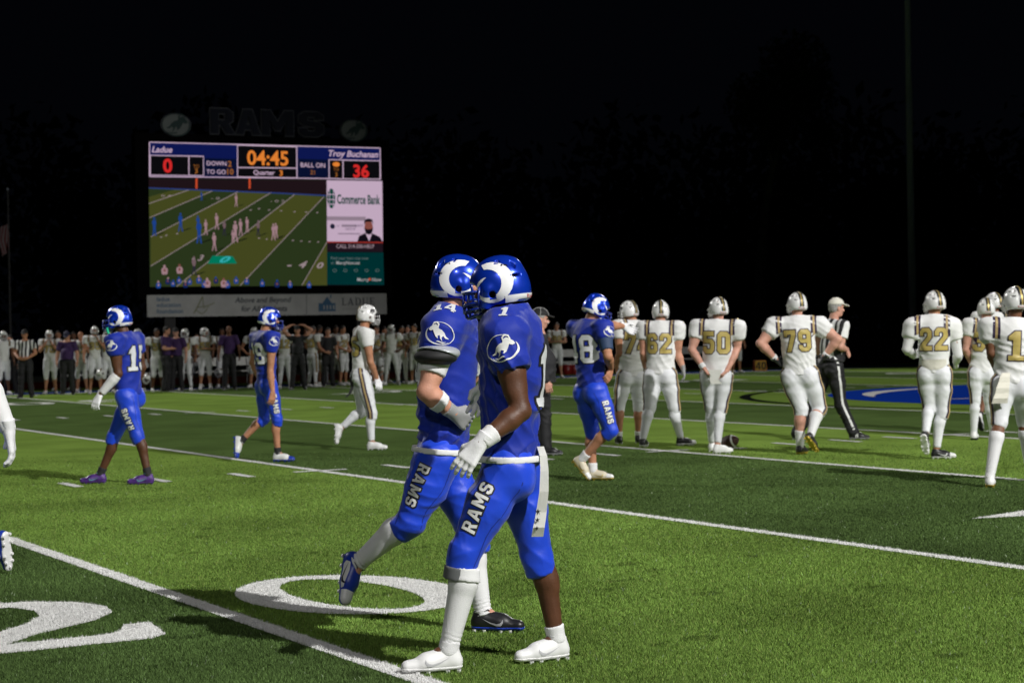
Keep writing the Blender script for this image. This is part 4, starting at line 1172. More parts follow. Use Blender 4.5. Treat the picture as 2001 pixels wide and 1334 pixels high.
def add_helmet(root, rp, HD, M3, team, detail=True):
    M = Matrix([[*(M3[i] * .885), float(HD[i] - rp[i])] for i in range(3)] + [[0, 0, 0, 1]])
    hm = obj('helmet', H_ME, HBLUE if team == 'blue' else HWHITE, root, M=M)
    obj('liner', LINER_ME, HLIN, hm)
    obj('face_mask', MASK_ME, MASKB if team == 'blue' else MASKK if team == 'whitek' else MASKW, hm)
    obj('chin_strap', STRAP_ME, STRAP, hm)
    if team == 'blue':
        for s in ('left', 'right'): obj('horn_decal', DEC['horn_' + s], DECW, hm)
    else:
        obj('stripe', DEC['stripe_dark'], DECK, hm); obj('stripe', DEC['stripe_gold'], DECG, hm)
        for s in ('left', 'right'): obj('emblem', DEC['trojan_' + s], DECK, hm)
    if detail:
        for s in ('left', 'right'): obj('vent', DEC['vent_' + s], DECK, hm)
        obj('rear_bumper', BAND_ME, DECW, hm); obj('maker_lettering', BTXT_ME, REDP, hm)
    return hm

# ---- shoes and hands, cached
_C = {}
def shoe_meshes(h):
    if ('shoe', h) in _C: return _C[('shoe', h)]
    def base(f, e=0.0):
        f.cone((0, -.036, .042), (0, .08, .040), .038 + e, .040 + e, k=0)
        f.cone((0, .08, .040), (.004, .165, .034), .041 + e, .031 + e, k=.02, flat=(np.array([0, 0, 1.]), 1.15))
        return f
    f = base(Field((-.09, -.12, -.01), (.09, .25, .16), h))
    f.cone((0, -.005, .075), (0, .085, .052), .036, .033, k=.03)
    f.cone((0, -.028, .06), (0, -.022, .098), .036, .037, k=.02, cuts=[((0, -.022, .112), nrm((0, -.25, 1)))])
    f.cut((0, 0, .016), (0, 0, -1)); up = mesh_np('shoe', *f.nets())
    g = base(Field((-.09, -.12, -.01), (.09, .25, .08), h), .004); g.cut((0, 0, .012), (0, 0, -1)); g.cut((0, 0, .027), (0, 0, 1)); so = mesh_np('sole', *g.nets())
    b = MB()
    for x, y in ((-.028, -.05), (.028, -.05), (-.03, .0), (.03, .0), (-.032, .085), (.03, .085), (-.026, .13), (.026, .13), (0, .165)):
        b.lathe([(.011, .014), (.008, .0), (0, .0)], 6, Matrix.Translation((x, y, 0)))
    cl = b.mesh('cleats')
    lc = MB()
    for i in range(4):
        y = .035 + i * .024; z = .0855 - i * .0085
        lc.tube([(-.024, y, z - .010), (0, y + .004, z), (.024, y, z - .010)], .0032, 5)
    lc.tube([(0, .035, .09), (.03, .02, .112), (.036, .0, .1)], .0025, 5).tube([(0, .035, .09), (-.03, .02, .112), (-.036, .0, .1)], .0025, 5)
    _C[('shoe', h)] = (up, so, cl, lc.mesh('laces')); return _C[('shoe', h)]
SWO = swoosh()
_sw_bvh = {}
def shoe_logo(h, panel=False):
    if ('logo', h, panel) in _C: return _C[('logo', h, panel)]
    up = shoe_meshes(h)[0]
    bv = BVHTree.FromPolygons([tuple(v.co) for v in up.vertices], [tuple(p.vertices) for p in up.polygons]); out = []
    for s in (1, -1):
        o = drape('swoosh', move2d(SWO, 0, 0, .105) if not panel else fill2d([[(-.075, -.022), (.05, -.022), (.062, .0), (.05, .026), (.01, .022), (-.03, .012), (-.07, -.004)]]), None, None, bv, (0, .045, .052), (0, -1, 0), (0, 0, 1), (s, 0, 0), .0022 if not panel else .001, .015, .15)
        out.append(o.data); bpy.data.objects.remove(o)
    _C[('logo', h, panel)] = out; return out

def add_shoe(root, rp, A, T, K, planted, sp, h):
    up_, so, cl, lc = shoe_meshes(h)
    if planted:
        fw = nrm((T - A) * np.array([1, 1, 0])); u = UP; o = np.array([A[0], A[1], 0.0])
    else:
        d = nrm(T - A); r = nrm(K - A); r = nrm(r - d * (r @ d)); an = math.radians(17)
        fw = d * math.cos(an) + r * math.sin(an); u = nrm(r - fw * (r @ fw)); o = A - u * .092
    rt = np.cross(fw, u); o = o + fw * .012
    M = Matrix([[rt[i], fw[i], u[i], float(o[i] - rp[i])] for i in range(3)] + [[0, 0, 0, 1]])
    s = obj('shoe', up_, sp.get('m', SOCKW), root, M=M)
    obj('sole', so, sp.get('sole', sp.get('m', SOCKW)), s); tag(obj('cleats', cl, sp.get('cleat', sp.get('sole', SOCKW)), s), kind='stuff'); tag(obj('laces', lc, sp.get('lace', sp.get('m', SOCKW)), s), kind='stuff')
    if 'toe' in sp:
        f = Field((-.06, .10, .0), (.06, .23, .09), h)
        f.cone((0, .08, .040), (.004, .165, .034), .0430, .0328, k=0, flat=(np.array([0, 0, 1.]), 1.15)); f.cut((0, .125, 0), (0, -1, 0)); f.cut((0, 0, .026), (0, 0, -1))
        obj('toe_cap', mesh_np('toe_cap', *f.nets()), sp['toe'], s)
    if 'panel' in sp:
        for me in shoe_logo(h, True): obj('side_panel', me, sp['panel'], s)
    if 'logo' in sp:
        for me in shoe_logo(h): obj('swoosh', me, sp['logo'], s)
    return s

def hand_mesh(side, curl, glove, h, spread=1.0):
    key = ('hand', side, curl, glove, h, spread)
    if key in _C: return _C[key]
    e = .0015 if glove else 0.0
    f = Field((-.11, -.08, -.12), (.11, .22, .06), h)
    X = [-.033, -.011, .011, .032]; Ls = [.060, .074, .080, .072]
    f.cone((0, -.02, 0), (0, .02, 0), .026 + e, .028 + e, k=0, flat=(np.array([0, 0, 1.]), 1.35))
    for i, x in enumerate(X):
        f.cone((x * .55, .015, 0), (x, .088, .002), .015 + e, .0125 + e, k=.014)
    for i, x in enumerate(X):
        p = np.array([x, .088, .002]); c = curl * (1 + .08 * (3 - i)); sx = x * 2.2 * spread
        for k_, fr in enumerate((.48, .30, .24)):
            a = c * (k_ + .55)
            d = nrm((sx * (1 - .5 * k_ * min(curl, 1)), math.cos(a), -math.sin(a))); q = p + d * Ls[i] * fr
            f.cone(p, q, (.0102 - .0012 * k_) + e, (.0094 - .0012 * k_) + e, k=.004); p = q
    t0 = np.array([.022, .02, -.004]); t1 = np.array([.050, .052, -.016]); t2 = np.array([.058 - .02 * curl, .080, -.028 - .01 * curl])
    f.cone(t0, t1, .016 + e, .0125 + e, k=.012); f.cone(t1, t2, .0115 + e, .009 + e, k=.004)
    if glove: f.cone((0, -.05, 0), (0, .004, 0), .038, .033, k=.006, flat=(np.array([0, 0, 1.]), 1.2), cuts=[((0, -.048, 0), np.array([0, -1., 0]))])
    P, Q = f.nets()
    if side < 0: P = P * np.array([-1, 1, 1]); Q = Q[:, ::-1]
    _C[key] = (P, Q); return _C[key]

def hand_matrix(W, F, back):
    y = nrm(F - W); z = nrm(back - y * (back @ y)); x = np.cross(y, z)
    return np.stack([x, y, z], 1), W

def fwd_of(K, A, T):
    s = nrm(A - K); d = T - A; d = d - s * (d @ s); return nrm(d)

def head_mesh(HD, M3, NK, h, jaw=1.0, bare=True):
    """head with brow, nose, jaw, ears on its neck"""
    f = Field(np.minimum(HD, NK) - .2, np.maximum(HD, NK) + .2, h)
    L = lambda x, y, z: HD + M3 @ np.array([x, y, z])
    f.ell(L(0, -.012, .03), (.074, .096, .088), M3, k=0)
    f.ell(L(0, .012, -.045), (.058 * jaw, .070, .070), M3, k=.03)
    f.ell(L(0, .052, -.088), (.030, .026, .020), M3, k=.02)
    f.cone(L(0, .083, .008), L(0, .100, -.028), .008, .013, k=.012); f.cone(L(-.012, .088, -.032), L(.012, .088, -.032), .008, k=.006)
    f.cone(L(-.04, .074, .022), L(.04, .074, .022), .009, k=.012)
    for s in (-1, 1):
        f.ell(L(s * .030, .088, .002), (.015, .012, .010), M3, k=.008, op='sub')
        f.ell(L(s * .076, -.004, -.012), (.009, .020, .031), M3, k=.006)
        f.ell(L(s * .040, .058, -.03), (.018, .018, .018), M3, k=.015)
    f.cone(L(-.018, .082, -.058), L(.018, .082, -.058), .007, k=.008)
    f.cone(L(0, -.022, -.06), NK + (HD - NK) * .02, .054, .062, k=.02)
    return f.nets()

JK = {'HD', 'NK', 'HC'} | {a + b for a in 'SEWFKAT' for b in 'LR'}

def build_person(label, J, rt, sp, name='person', group=None):
    """J: joints in world space; rt: unit right vector of the trunk; sp: what the person wears"""
    h = sp.get('res', .012); b = sp.get('bulk', 1.0); pads = sp.get('pads', True)
    rp = np.array([(J['AL'][0] + J['AR'][0]) / 2, (J['AL'][1] + J['AR'][1]) / 2, 0.0])
    root = empty(name, rp, label, 'person', group)
    HC, NK, HD = J['HC'], J['NK'], J['HD']
    up = nrm(NK - HC); rt = nrm(rt - up * (rt @ up)); fw = np.cross(up, rt)
    TL = np.linalg.norm(NK - HC)
    sd = {'L': -1, 'R': 1}
    pts = np.array([v for k_, v in J.items() if k_ in JK]); lo, hi = pts.min(0) - .26, pts.max(0) + .26
    tors = lambda x, y, z: HC + rt * x + fw * y + up * z
    hip = {s: HC - up * .03 + rt * (.086 * b * sd[s]) for s in 'LR'}
    skin = SKIN[sp['skin']]
    # ---------------- body: one continuous skin
    f = Field(lo, hi, h * 1.15)
    f.cone(tors(0, 0, .02), tors(0, 0, TL * .5), .105 * b, .105 * b, k=0, flat=(fw, 1.3))
    f.cone(tors(0, 0, TL * .5), tors(0, 0, TL * .82), .115 * b, .12 * b, k=.05, flat=(fw, 1.35))
    f.cone(NK - up * .05, NK + (HD - NK) * .45, .060, .054, k=.03)
    f.cone(J['SL'], J['SR'], .055 * b, k=.05)
    for s in 'LR':
        S, E_, W = J['S' + s], J['E' + s], J['W' + s]
        bi = S + (E_ - S) * .45
        f.cone(S, bi, .060 * b, .054 * b, k=.02); f.cone(bi, E_, .054 * b, .041 * b, k=.02)
        m_ = E_ + (W - E_) * .28; ua = nrm(E_ - S); fa = nrm(W - E_); eb = nrm(fa - ua * (fa @ ua)) if np.linalg.norm(fa - ua * (fa @ ua)) > .15 else fw
        f.cone(S + (E_ - S) * .34 + eb * .014, S + (E_ - S) * .72 + eb * .016, .040 * b, .036 * b, k=.02); f.cone(S + (E_ - S) * .25 - eb * .018, S + (E_ - S) * .66 - eb * .016, .042 * b, .034 * b, k=.02); f.cone(E_ - eb * .012, E_ - eb * .010 - ua * .02, .033 * b, .030 * b, k=.015)
        f.cone(E_, m_, .042 * b, .0455 * b, k=.015); f.cone(m_, W, .0455 * b, .028 * b ** .5, k=.012)
        K, A, T = J['K' + s], J['A' + s], J['T' + s]; kf = fwd_of(K, A, T)
        f.cone(hip[s], K, .076 * b, .052 * b, k=.04)
        cf = K + (A - K) * .30 - kf * .016
        kl_ = np.cross(kf, sk_ := nrm(A - K)); f.cone(K, cf, .050 * b, .052 * b, k=.02); f.cone(cf, A, .051 * b, .033 * b ** .5, k=.02)
        for q_ in (-1, 1): f.cone(K + (A - K) * .16 - kf * .022 + kl_ * .016 * q_, K + (A - K) * (.40 if q_ > 0 else .36) - kf * .026 + kl_ * .020 * q_, .036 * b, .030 * b, k=.02)
        f.cone(K + kf * .02, K + (A - K) * .15 + kf * .015, .04 * b, .035 * b, k=.02)
        f.cone(A, A + (T - A) * .2, .031, .026, k=.012)
    P, Q = f.nets()
    M3 = J['M3']
    hp, hq = head_mesh(HD - M3 @ np.array([0, .0, .005]), M3, NK, min(h, .008) if not sp.get('helmet') else min(h, .011))
    VV, QQ = [P, hp], [Q, hq + len(P)]; n = len(P) + len(hp)
    for s in 'LR':
        g = sp.get('glove' + s)
        hm, o = hand_matrix(J['W' + s], J['F' + s], J.get('B' + s, rt * sd[s] + fw * .15))
        hp_, hq_ = hand_mesh(-sd[s], sp.get('curl' + s, .45), bool(g), sp.get('hres', .006), sp.get('spread', 1.0))
        P2 = hp_ @ hm.T + o
        if g: obj('glove', mesh_np('glove', P2 - rp, hq_), g, root)
        else: VV.append(P2); QQ.append(hq_ + n); n += len(P2)
    obj('body', mesh_np('body', np.concatenate(VV) - rp, np.concatenate(QQ)), skin, root)
    # ---------------- jersey
    slv = sp.get('sleeve', .42)
    f = Field(lo, hi, h)
    jl = sp.get('hem', -.03)
    if pads:
        f.cone(tors(0, 0, jl - .02), tors(0, .0, TL * .42), .164 * b, .150 * b, k=0, flat=(fw, 1.32))
        f.cone(tors(0, 0, TL * .42), tors(0, -.005, TL * .74), .152 * b, .168 * b, k=.05, flat=(fw, 1.16))
        f.cone(NK - up * .072 - rt * .11, NK - up * .072 + rt * .11, .112, k=.05, flat=(fw, 1.0))
        f.cone(NK - up * .03, NK + up * .03, .092, .074, k=.06)
    else:
        f.cone(tors(0, .02 * sp.get('belly', 1), jl - .02), tors(0, .02 * sp.get('belly', 1), TL * .40), .150 * b, .152 * b, k=0, flat=(fw, 1.22 / (1 + .12 * (sp.get('belly', 1) - 1))))
        f.cone(tors(0, 0, TL * .4), tors(0, -.005, TL * .78), .148 * b, .135 * b, k=.06, flat=(fw, 1.3))
        f.cone(NK - up * .04, NK + up * .015, .075, .064, k=.04)
    for s in 'LR':
        S, E_ = J['S' + s], J['E' + s]; sx = rt * sd[s]; ad = nrm(E_ - S); q = S + (E_ - S) * slv
        if pads:
            f.cone(NK - up * .055 + sx * .09, S + up * .026, .088, .088, k=.05)
            f.cone(S + up * .012 + ad * .01, S + ad * .07, .094 * b ** .5, .090 * b ** .5, k=.04)
            f.cone(S, q + ad * .05, .086 * b ** .5, .076 * b, k=.03, cuts=[(q, ad)])
        else:
            f.cone(NK - up * .06 + sx * .07, S + up * .0, .07, .072, k=.05); f.cone(S, q + ad * .05, .074 * b, .072 * b, k=.03, cuts=[(q, ad)])
    if pads:
        A3 = np.stack([rt, fw, up], 1)
        f.ell(NK - up * .135 - fw * .075, (.150, .062, .105), A3, k=.014); f.ell(NK - up * .15 + fw * .07, (.150, .066, .105), A3, k=.014)
        for s in 'LR':
            ad = nrm(J['E' + s] - J['S' + s]); f.ell(J['S' + s] + up * .040 - rt * sd[s] * .012, (.100, .112, .062), A3, k=.016)
    f.cut(tors(0, 0, jl), -up)
    f.cut(NK + up * (.036 if pads else .012), nrm(up + fw * .25))
    P, Q = f.nets(); P = smooth_np(P, Q, 1, .5); N = vnormals(P, Q)
    z = (P - HC) @ up / TL
    amp = sp.get('fold', .010) * 1.45
    wt = np.clip(1.15 - z * .9, .25, 1.0)
    P = P + N * (folds(P - HC, sp.get('seed', 1), amp, up) * wt)[:, None]
    me = mesh_np('jersey', P - rp, Q)
    jm = sp['jersey']
    jn = sp.get('jname', 'jersey')
    jo = obj(jn, me, jm, root)
    if jm is STRIPES:
        at = me.attributes.new('lateral', 'FLOAT', 'POINT'); at.data.foreach_set('value', ((P - HC) @ rt + 10 * .098 + .025).astype(np.float32))
    jb = BVHTree.FromPolygons([tuple(p) for p in P], [tuple(q) for q in Q])
    rb = jb; 
    # numbers
    if 'number' in sp:
        nh = sp.get('nh', .25); o = tors(sp.get('nx', 0), 0, TL * sp.get('nz', .60))
        for nm, m_, out, off in (('number_outline', sp.get('nout', PURP), .011, .0035), ('number', sp.get('nmat', GOLD), 0, .0065)):
            drape(nm, block(sp['number'], nh, out, gap=.16, width=sp.get('nw', .80)), m_, jo, jb, o, rt, up, -fw, off, .022, .4, rp)
    if 'front_no' in sp:
        for nm, m_, out, off in (('number_outline', sp.get('nout', PURP), .011, .0035), ('number', sp.get('nmat', GOLD), 0, .0065)):
            drape(nm, block(sp['front_no'], .21, out, gap=.16, width=.92), m_, jo, jb, tors(0, 0, TL * .56), -rt, up, fw, off, .03, .4, rp)
    if sp.get('shoulder_no'):
        for s in 'LR':
            sx = rt * sd[s]; S = J['S' + s]
            o = S + up * .0 - sx * .02
            drape('shoulder_number', block(sp['shoulder_no'], .075, 0, gap=.14), sp.get('nmat', NUMW), jo, jb, o, fw * sd[s], nrm(-sx * .7 + up * .0), nrm(up * .9 + sx * .25), .004, .02, .25, rp)
    if sp.get('sleeve_logo'):
        for s in 'LR':
            sx = rt * sd[s]; S, E_ = J['S' + s], J['E' + s]; ad = nrm(E_ - S)
            nrml = nrm(sx + up * .25 + sp.get('logo_turn', 0) * fw); u_ = nrm(-ad - nrml * (-ad @ nrml)); r_ = np.cross(u_, nrml)
            drape('ram_emblem', move2d(ram_logo(), 0, 0, sp['sleeve_logo'], mirror=(s == 'R')), NUMW, jo, jb, S + ad * sp.get('logo_d', .055), r_, u_, nrml, .004, .02, .25, rp)
    if sp.get('trim'):                         # gold band edged in purple over each shoulder
        for s in 'LR':
            sx = rt * sd[s]; S = J['S' + s]
            c0 = S - sx * .058
            for nm, m_, wid, off in (('shoulder_stripe', PURP, .066, .0035), ('shoulder_stripe_gold', TAN, .022, .0065)):
                vs, k = [], 15
                for i in range(k):
                    an = math.radians(-28 + 236 * i / (k - 1)); d = nrm(fw * math.cos(an) + up * math.sin(an))
                    for w_ in (-.5, -.17, .17, .5):
                        p0 = c0 - up * .04 + sx * (wid * w_)
                        hh = jb.ray_cast(Vector(tuple(p0 + d * .4)), Vector(tuple(-d)), .6)
                        vs.append(tuple(np.array(hh[0]) + d * off - rp) if hh[0] else None)
                fs = [(4 * i + j, 4 * i + j + 1, 4 * i + j + 5, 4 * i + j + 4) for i in range(k - 1) for j in range(3)]
                fs = [q for q in fs if all(vs[i] is not None for i in q) and max(np.linalg.norm(np.array(vs[q[0]]) - np.array(vs[j])) for j in q) < .15]
                vs = [v if v is not None else (0, 0, 1) for v in vs]
                if fs:
                    me2 = bpy.data.meshes.new(nm); me2.from_pydata(vs, [], fs); me2.update(); obj(nm, me2, m_, jo)
    # undershirt sleeves / arm sleeves
    for s in 'LR':
        for (nm, m_, t0, t1, e) in sp.get('arm' + s, []):
            f = Field(lo, hi, h); S, E_, W = J['S' + s], J['E' + s], J['W' + s]
            def pt(t): return S + (E_ - S) * t if t <= 1 else E_ + (W - E_) * (t - 1)
            def rad(t): return (np.interp(t, [0, .45, 1, 1.28, 2], [.060 * b, .054 * b, .042 * b, .0455 * b, .029 * b ** .5])) + e
            ts = sorted(set([t0, t1] + [t for t in (.45, 1.0, 1.28) if t0 < t < t1]))
            c0, c1 = nrm(pt(t0 + .02) - pt(t0)), nrm(pt(t1) - pt(t1 - .02))
            for a_, b_ in zip(ts[:-1], ts[1:]):
                f.cone(pt(a_), pt(b_), rad(a_), rad(b_), k=.008 if a_ != t0 else 0)
            f.cut(pt(t0), -c0); 
            X = f.V; f.cut(pt(t1), c1) if t1 - t0 < .9 else None
            P2, Q2 = f.nets()
            if len(P2): obj(nm, mesh_np(nm, P2 - rp, Q2), m_, root)
    # ---------------- pants
    f = Field(lo, hi, h); long_ = sp.get('long', False)
    tb = sp.get('thigh', 1.0)
    f.cone(tors(0, 0, .10), tors(0, 0, .03), .128 * b, .135 * b, k=0, flat=(fw, 1.28))
    for s in 'LR':
        K, A, T = J['K' + s], J['A' + s], J['T' + s]; kf = fwd_of(K, A, T); sx = rt * sd[s]
        gl = hip[s] - fw * .040 * b - up * .02 - sx * .006
        f.cone(gl, gl - up * .03, .088 * b, k=.06)
        hk = nrm(K - hip[s])
        f.cone(hip[s], hip[s] + (K - hip[s]) * .45, .102 * b * tb, .093 * b * tb, k=.03); f.cone(hip[s] + (K - hip[s]) * .45, K, .096 * b * tb, .067 * b, k=.03)
        sk = nrm(A - K)
        if long_:
            f.cone(K, A + sk * .02, .078 * b, .066, k=.03); f.cone(K + (A - K) * .6, A + sk * .03, .072, .070, k=.03, cuts=[(A + sk * .015, sk)])
        else:
            kl = sp.get('knee' + s, .085)
            f.cone(K + kf * .014, K + kf * .014 + sk * kl * .6, .060 * b, .056 * b, k=.025)
            f.cone(K, K + sk * (kl + .03), .066 * b, .062 * b, k=.02, cuts=[(K + sk * kl, sk)])
    f.cut(tors(0, 0, sp.get('waist', .10)), up)
    if not long_:
        for s in 'LR':
            pass
    P, Q = f.nets(); P = smooth_np(P, Q, 1, .5); N = vnormals(P, Q)
    P = P + N * folds(P - HC, sp.get('seed', 1) + 50, sp.get('pfold', .0045 if not long_ else .011), up, .07)[:, None]
    po = obj('trousers' if long_ else 'pants', mesh_np('pants', P - rp, Q), sp['pants'], root)
    pb = BVHTree.FromPolygons([tuple(p) for p in P], [tuple(q) for q in Q])
    if sp.get('seams'):
        for s in 'LR':
            K = J['K' + s]; sx = rt * sd[s]; th = nrm(K - hip[s]); tf = nrm(fw - th * (fw @ th)); so_ = nrm(sx - th * (sx @ th) - tf * (sx @ tf))
            for an in (-62, 48):
                a_ = math.radians(an); nl = so_ * math.cos(a_) + tf * math.sin(a_); sidev = np.cross(nl, th)
                L_ = np.linalg.norm(K - hip[s])
                drape('seam', stroke2d([(.012 * math.sin(i * .9), -.02 - (L_ + .02) * i / 9) for i in range(10)], .004), SEAM, po, pb, hip[s], sidev, -th, nl, .0012, .03, .22, rp)
    if sp.get('rams'):
        for s in sp['rams']:
            K = J['K' + s]; sx = rt * sd[s]; th = nrm(K - hip[s])
            tf = nrm(fw - th * (fw @ th)); so_ = nrm(sx - th * (sx @ th) - tf * (sx @ tf))
            an = math.radians(sp.get('rams_turn' + s, 0)); nrml = so_ * math.cos(an) + tf * math.sin(an)
            txt = th if s == 'R' else -th                 # right leg reads down, left leg reads up
            top = np.cross(nrml, txt)
            o = hip[s] + (K - hip[s]) * sp.get('rams_t', .58)
            for nm, m_, out, off in (('leg_lettering_outline', INKK, .006, .003), ('leg_lettering', NUMW, 0, .0055)):
                drape(nm, block('RAMS', sp.get('rams_h', .062), out, gap=.2, width=1.0), m_, po, pb, o, txt, top, nrml, off, .02, .22, rp)
    if sp.get('side_stripe'):
        for s in 'LR':
            K, A = J['K' + s], J['A' + s]; sx = rt * sd[s]; sk = nrm(A - K)
            wa = tors(.0, 0, .09) + sx * .0
            kl = 0 if long_ else sp.get('knee' + s, .085) - .012
            endp = A - sk * .02 if long_ else K + sk * kl
            path = [wa + (hip[s] - sx * .092 * b - up * .01 - wa) * 0 + sx * .02, hip[s] + up * .02, hip[s] + (K - hip[s]) * .35, hip[s] + (K - hip[s]) * .7, K, endp]
            fine = []
            for a_, b_ in zip(path[:-1], path[1:]):
                for i in range(7): fine.append(a_ + (b_ - a_) * i / 7)
            fine.append(path[-1])
            lay = (('side_stripe', PURP, .062, .003), ('side_stripe_gold', TAN, .024, .0058)) if sp['side_stripe'] == 'gold' else (('side_stripe', NUMW, .030, .003),)
            for nm, m_, wid, off in lay:
                vs = []
                for i, p in enumerate(fine):
                    t = nrm(fine[min(i + 1, len(fine) - 1)] - fine[max(i - 1, 0)])
                    d = nrm(sx - t * (sx @ t) - fw * sp.get('stripe_back', .40)); side = np.cross(t, d)
                    for w_ in (-.5, -.25, 0, .25, .5):
                        hh = pb.ray_cast(Vector(tuple(p + d * .3 + side * wid * w_)), Vector(tuple(-d)), .5)
                        vs.append(tuple(np.array(hh[0]) + np.array(hh[1]) * off - rp) if hh[0] else None)
                fs = [(5 * i + j, 5 * i + j + 1, 5 * i + j + 6, 5 * i + j + 5) for i in range(len(fine) - 1) for j in range(4)]
                fs = [q for q in fs if all(vs[i] is not None for i in q) and max(np.linalg.norm(np.array(vs[q[0]]) - np.array(vs[j])) for j in q) < .14]
                vs = [v if v is not None else (0, 0, .5) for v in vs]
                if fs:
                    me2 = bpy.data.meshes.new(nm); me2.from_pydata(vs, [], fs); me2.update(); me2.polygons.foreach_set('use_smooth', np.ones(len(me2.polygons), dtype=bool)); obj(nm, me2, m_, po)
    if sp.get('belt') is not None:
        f = Field(lo, hi, h)
        f.cone(tors(0, 0, sp.get('belt_z', -.02) + .05), tors(0, 0, sp.get('belt_z', -.02) - .05), .184 * b, .192 * b, k=0, flat=(fw, 1.36), cuts=[(tors(0, 0, sp.get('belt_z', -.02) + .014), up), (tors(0, 0, sp.get('belt_z', -.02) - .014), -up)])
        P2, Q2 = f.nets(); obj('undershirt_hem' if sp.get('belt_shirt') else 'belt', mesh_np('belt', P2 - rp, Q2), sp['belt'], root)
    # ---------------- socks and shoes
    for s in 'LR':
        K, A, T = J['K' + s], J['A' + s], J['T' + s]; kf = fwd_of(K, A, T); sk = nrm(A - K)
        for (nm, m_, t0, t1, e) in sp.get('sock' + s, sp.get('socks', [])):
            f = Field(np.minimum(K, A) - .16, np.maximum(K, A) + .16, min(h, .011)); cf = K + (A - K) * .30 - kf * .016
            f.cone(K, cf, .053 * b + e, .0565 * b + e, k=0); f.cone(cf, A, .0555 * b + e, .0345 * b ** .5 + e, k=.02); f.cone(K + kf * .02, K + (A - K) * .15 + kf * .015, .041 * b + e, .036 * b + e, k=.02)
            f.cone(A, A + sk * .06, .036 + e, .036 + e, k=.01)
            f.cut(K + (A - K) * t0, -sk); f.cut(K + (A - K) * t1 + sk * .0, sk)
            P2, Q2 = f.nets()
            if len(P2):
                if t1 - t0 > .4:
                    N2 = vnormals(P2, Q2); zz = np.clip(((P2 - K) @ sk) / np.linalg.norm(A - K), 0, 1)
                    P2 = P2 + N2 * (.004 * np.sin(((P2 - K) @ sk) * 330 + 2.0 * np.sin(P2 @ kf * 40)) * np.clip((zz - .78) / .15, 0, 1))[:, None]
                obj(nm, mesh_np(nm, P2 - rp, Q2), m_, root)
        add_shoe(root, rp, A, T, K, s in J.get('plant', ('L', 'R')), sp['shoe' + s] if 'shoe' + s in sp else sp['shoes'], sp.get('sres', .007))
    # ---------------- head wear
    L = lambda x, y, z: HD + M3 @ np.array([x, y, z])
    if sp.get('helmet'):
        add_helmet(root, rp, HD, M3, sp['helmet'], sp.get('hdetail', True))
    else:
        hh = min(h, .009)
        if sp.get('hair', True) is not None and sp.get('hair', True) is not False:
            f = Field(HD - .2, HD + .2, hh)
            f.ell(L(0, -.018, .034), (.080, .100, .092), M3, k=0); f.ell(L(0, -.05, -.02), (.072, .06, .06), M3, k=.02)
            f.cut(L(0, .06, .045), nrm(M3 @ np.array([0, .75, -.62])))
            P2, Q2 = f.nets(); P2 = P2 + vnormals(P2, Q2) * folds(P2 - HD, 5, .006, M3[:, 1], .03)[:, None]
            obj('hair', mesh_np('hair', P2 - rp, Q2), sp.get('hair') if not isinstance(sp.get('hair', True), bool) else HAIRD, root)
        if sp.get('cap'):
            f = Field(HD - .24, HD + .24, hh); f.ell(L(0, -.010, .040), (.086, .106, .094), M3, k=0); f.cut(L(0, 0, .040), nrm(M3 @ np.array([0, .08, -1])))
            P2, Q2 = f.nets(); co = obj('cap', mesh_np('cap', P2 - rp, Q2), sp['cap'], root)
            f = Field(HD - .26, HD + .26, hh); f.ell(L(0, .085, .044), (.072, .095, .011), M3 @ np.array([[1, 0, 0], [0, math.cos(.16), math.sin(.16)], [0, -math.sin(.16), math.cos(.16)]]), k=0, cuts=[(L(0, .06, 0), M3 @ np.array([0, -1., 0]))])
            P2, Q2 = f.nets(); obj('brim', mesh_np('brim', P2 - rp, Q2), sp['cap'], co)
            if sp.get('piping'):
                k = 14; line = [L(sx_, -.010 + .108 * math.cos(a), .040 + .096 * math.sin(a)) - rp for sx_ in (0,) for a in [math.pi * i / (k - 1) for i in range(k)]]
                MB().tube(line, .0035, 5).build('piping', mat('piping', (.4, .4, .4), .7), co)
                line = [L(.088 * math.cos(a), -.012, .040 + .096 * math.sin(a)) - rp for a in [math.pi * i / (k - 1) for i in range(k)]]
                MB().tube(line, .0035, 5).build('piping', mat('piping', (.4, .4, .4), .7), co)
        if sp.get('face', True):
            for s in (-1, 1):
                b_ = MB(); Mx = Matrix([[*(M3[i] * .0095), float(L(s * .030, .080, .002)[i] - rp[i])] for i in range(3)] + [[0, 0, 0, 1]])
                if 'eye' not in _C: _C['eye'] = MB().lathe([(math.sin(math.pi * i / 6), -math.cos(math.pi * i / 6)) for i in range(7)], 8).mesh('eye', True)
                obj('eye', _C['eye'], EYEK, root, M=Mx)
            if sp.get('moustache'):
                f = Field(HD - .2, HD + .2, .005); f.cone(L(-.026, .090, -.046), L(0, .100, -.040), .008, .010, k=.0); f.cone(L(.026, .090, -.046), L(0, .100, -.040), .008, .010, k=.004)
                P2, Q2 = f.nets(); obj('moustache', mesh_np('moustache', P2 - rp, Q2), HAIRG, root)
    root['_rp'] = [float(x) for x in rp]
    return root, dict(rp=rp, up=up, rt=rt, fw=fw, tors=tors, hip=hip, jb=jb, pb=pb, jo=jo, po=po, TL=TL)

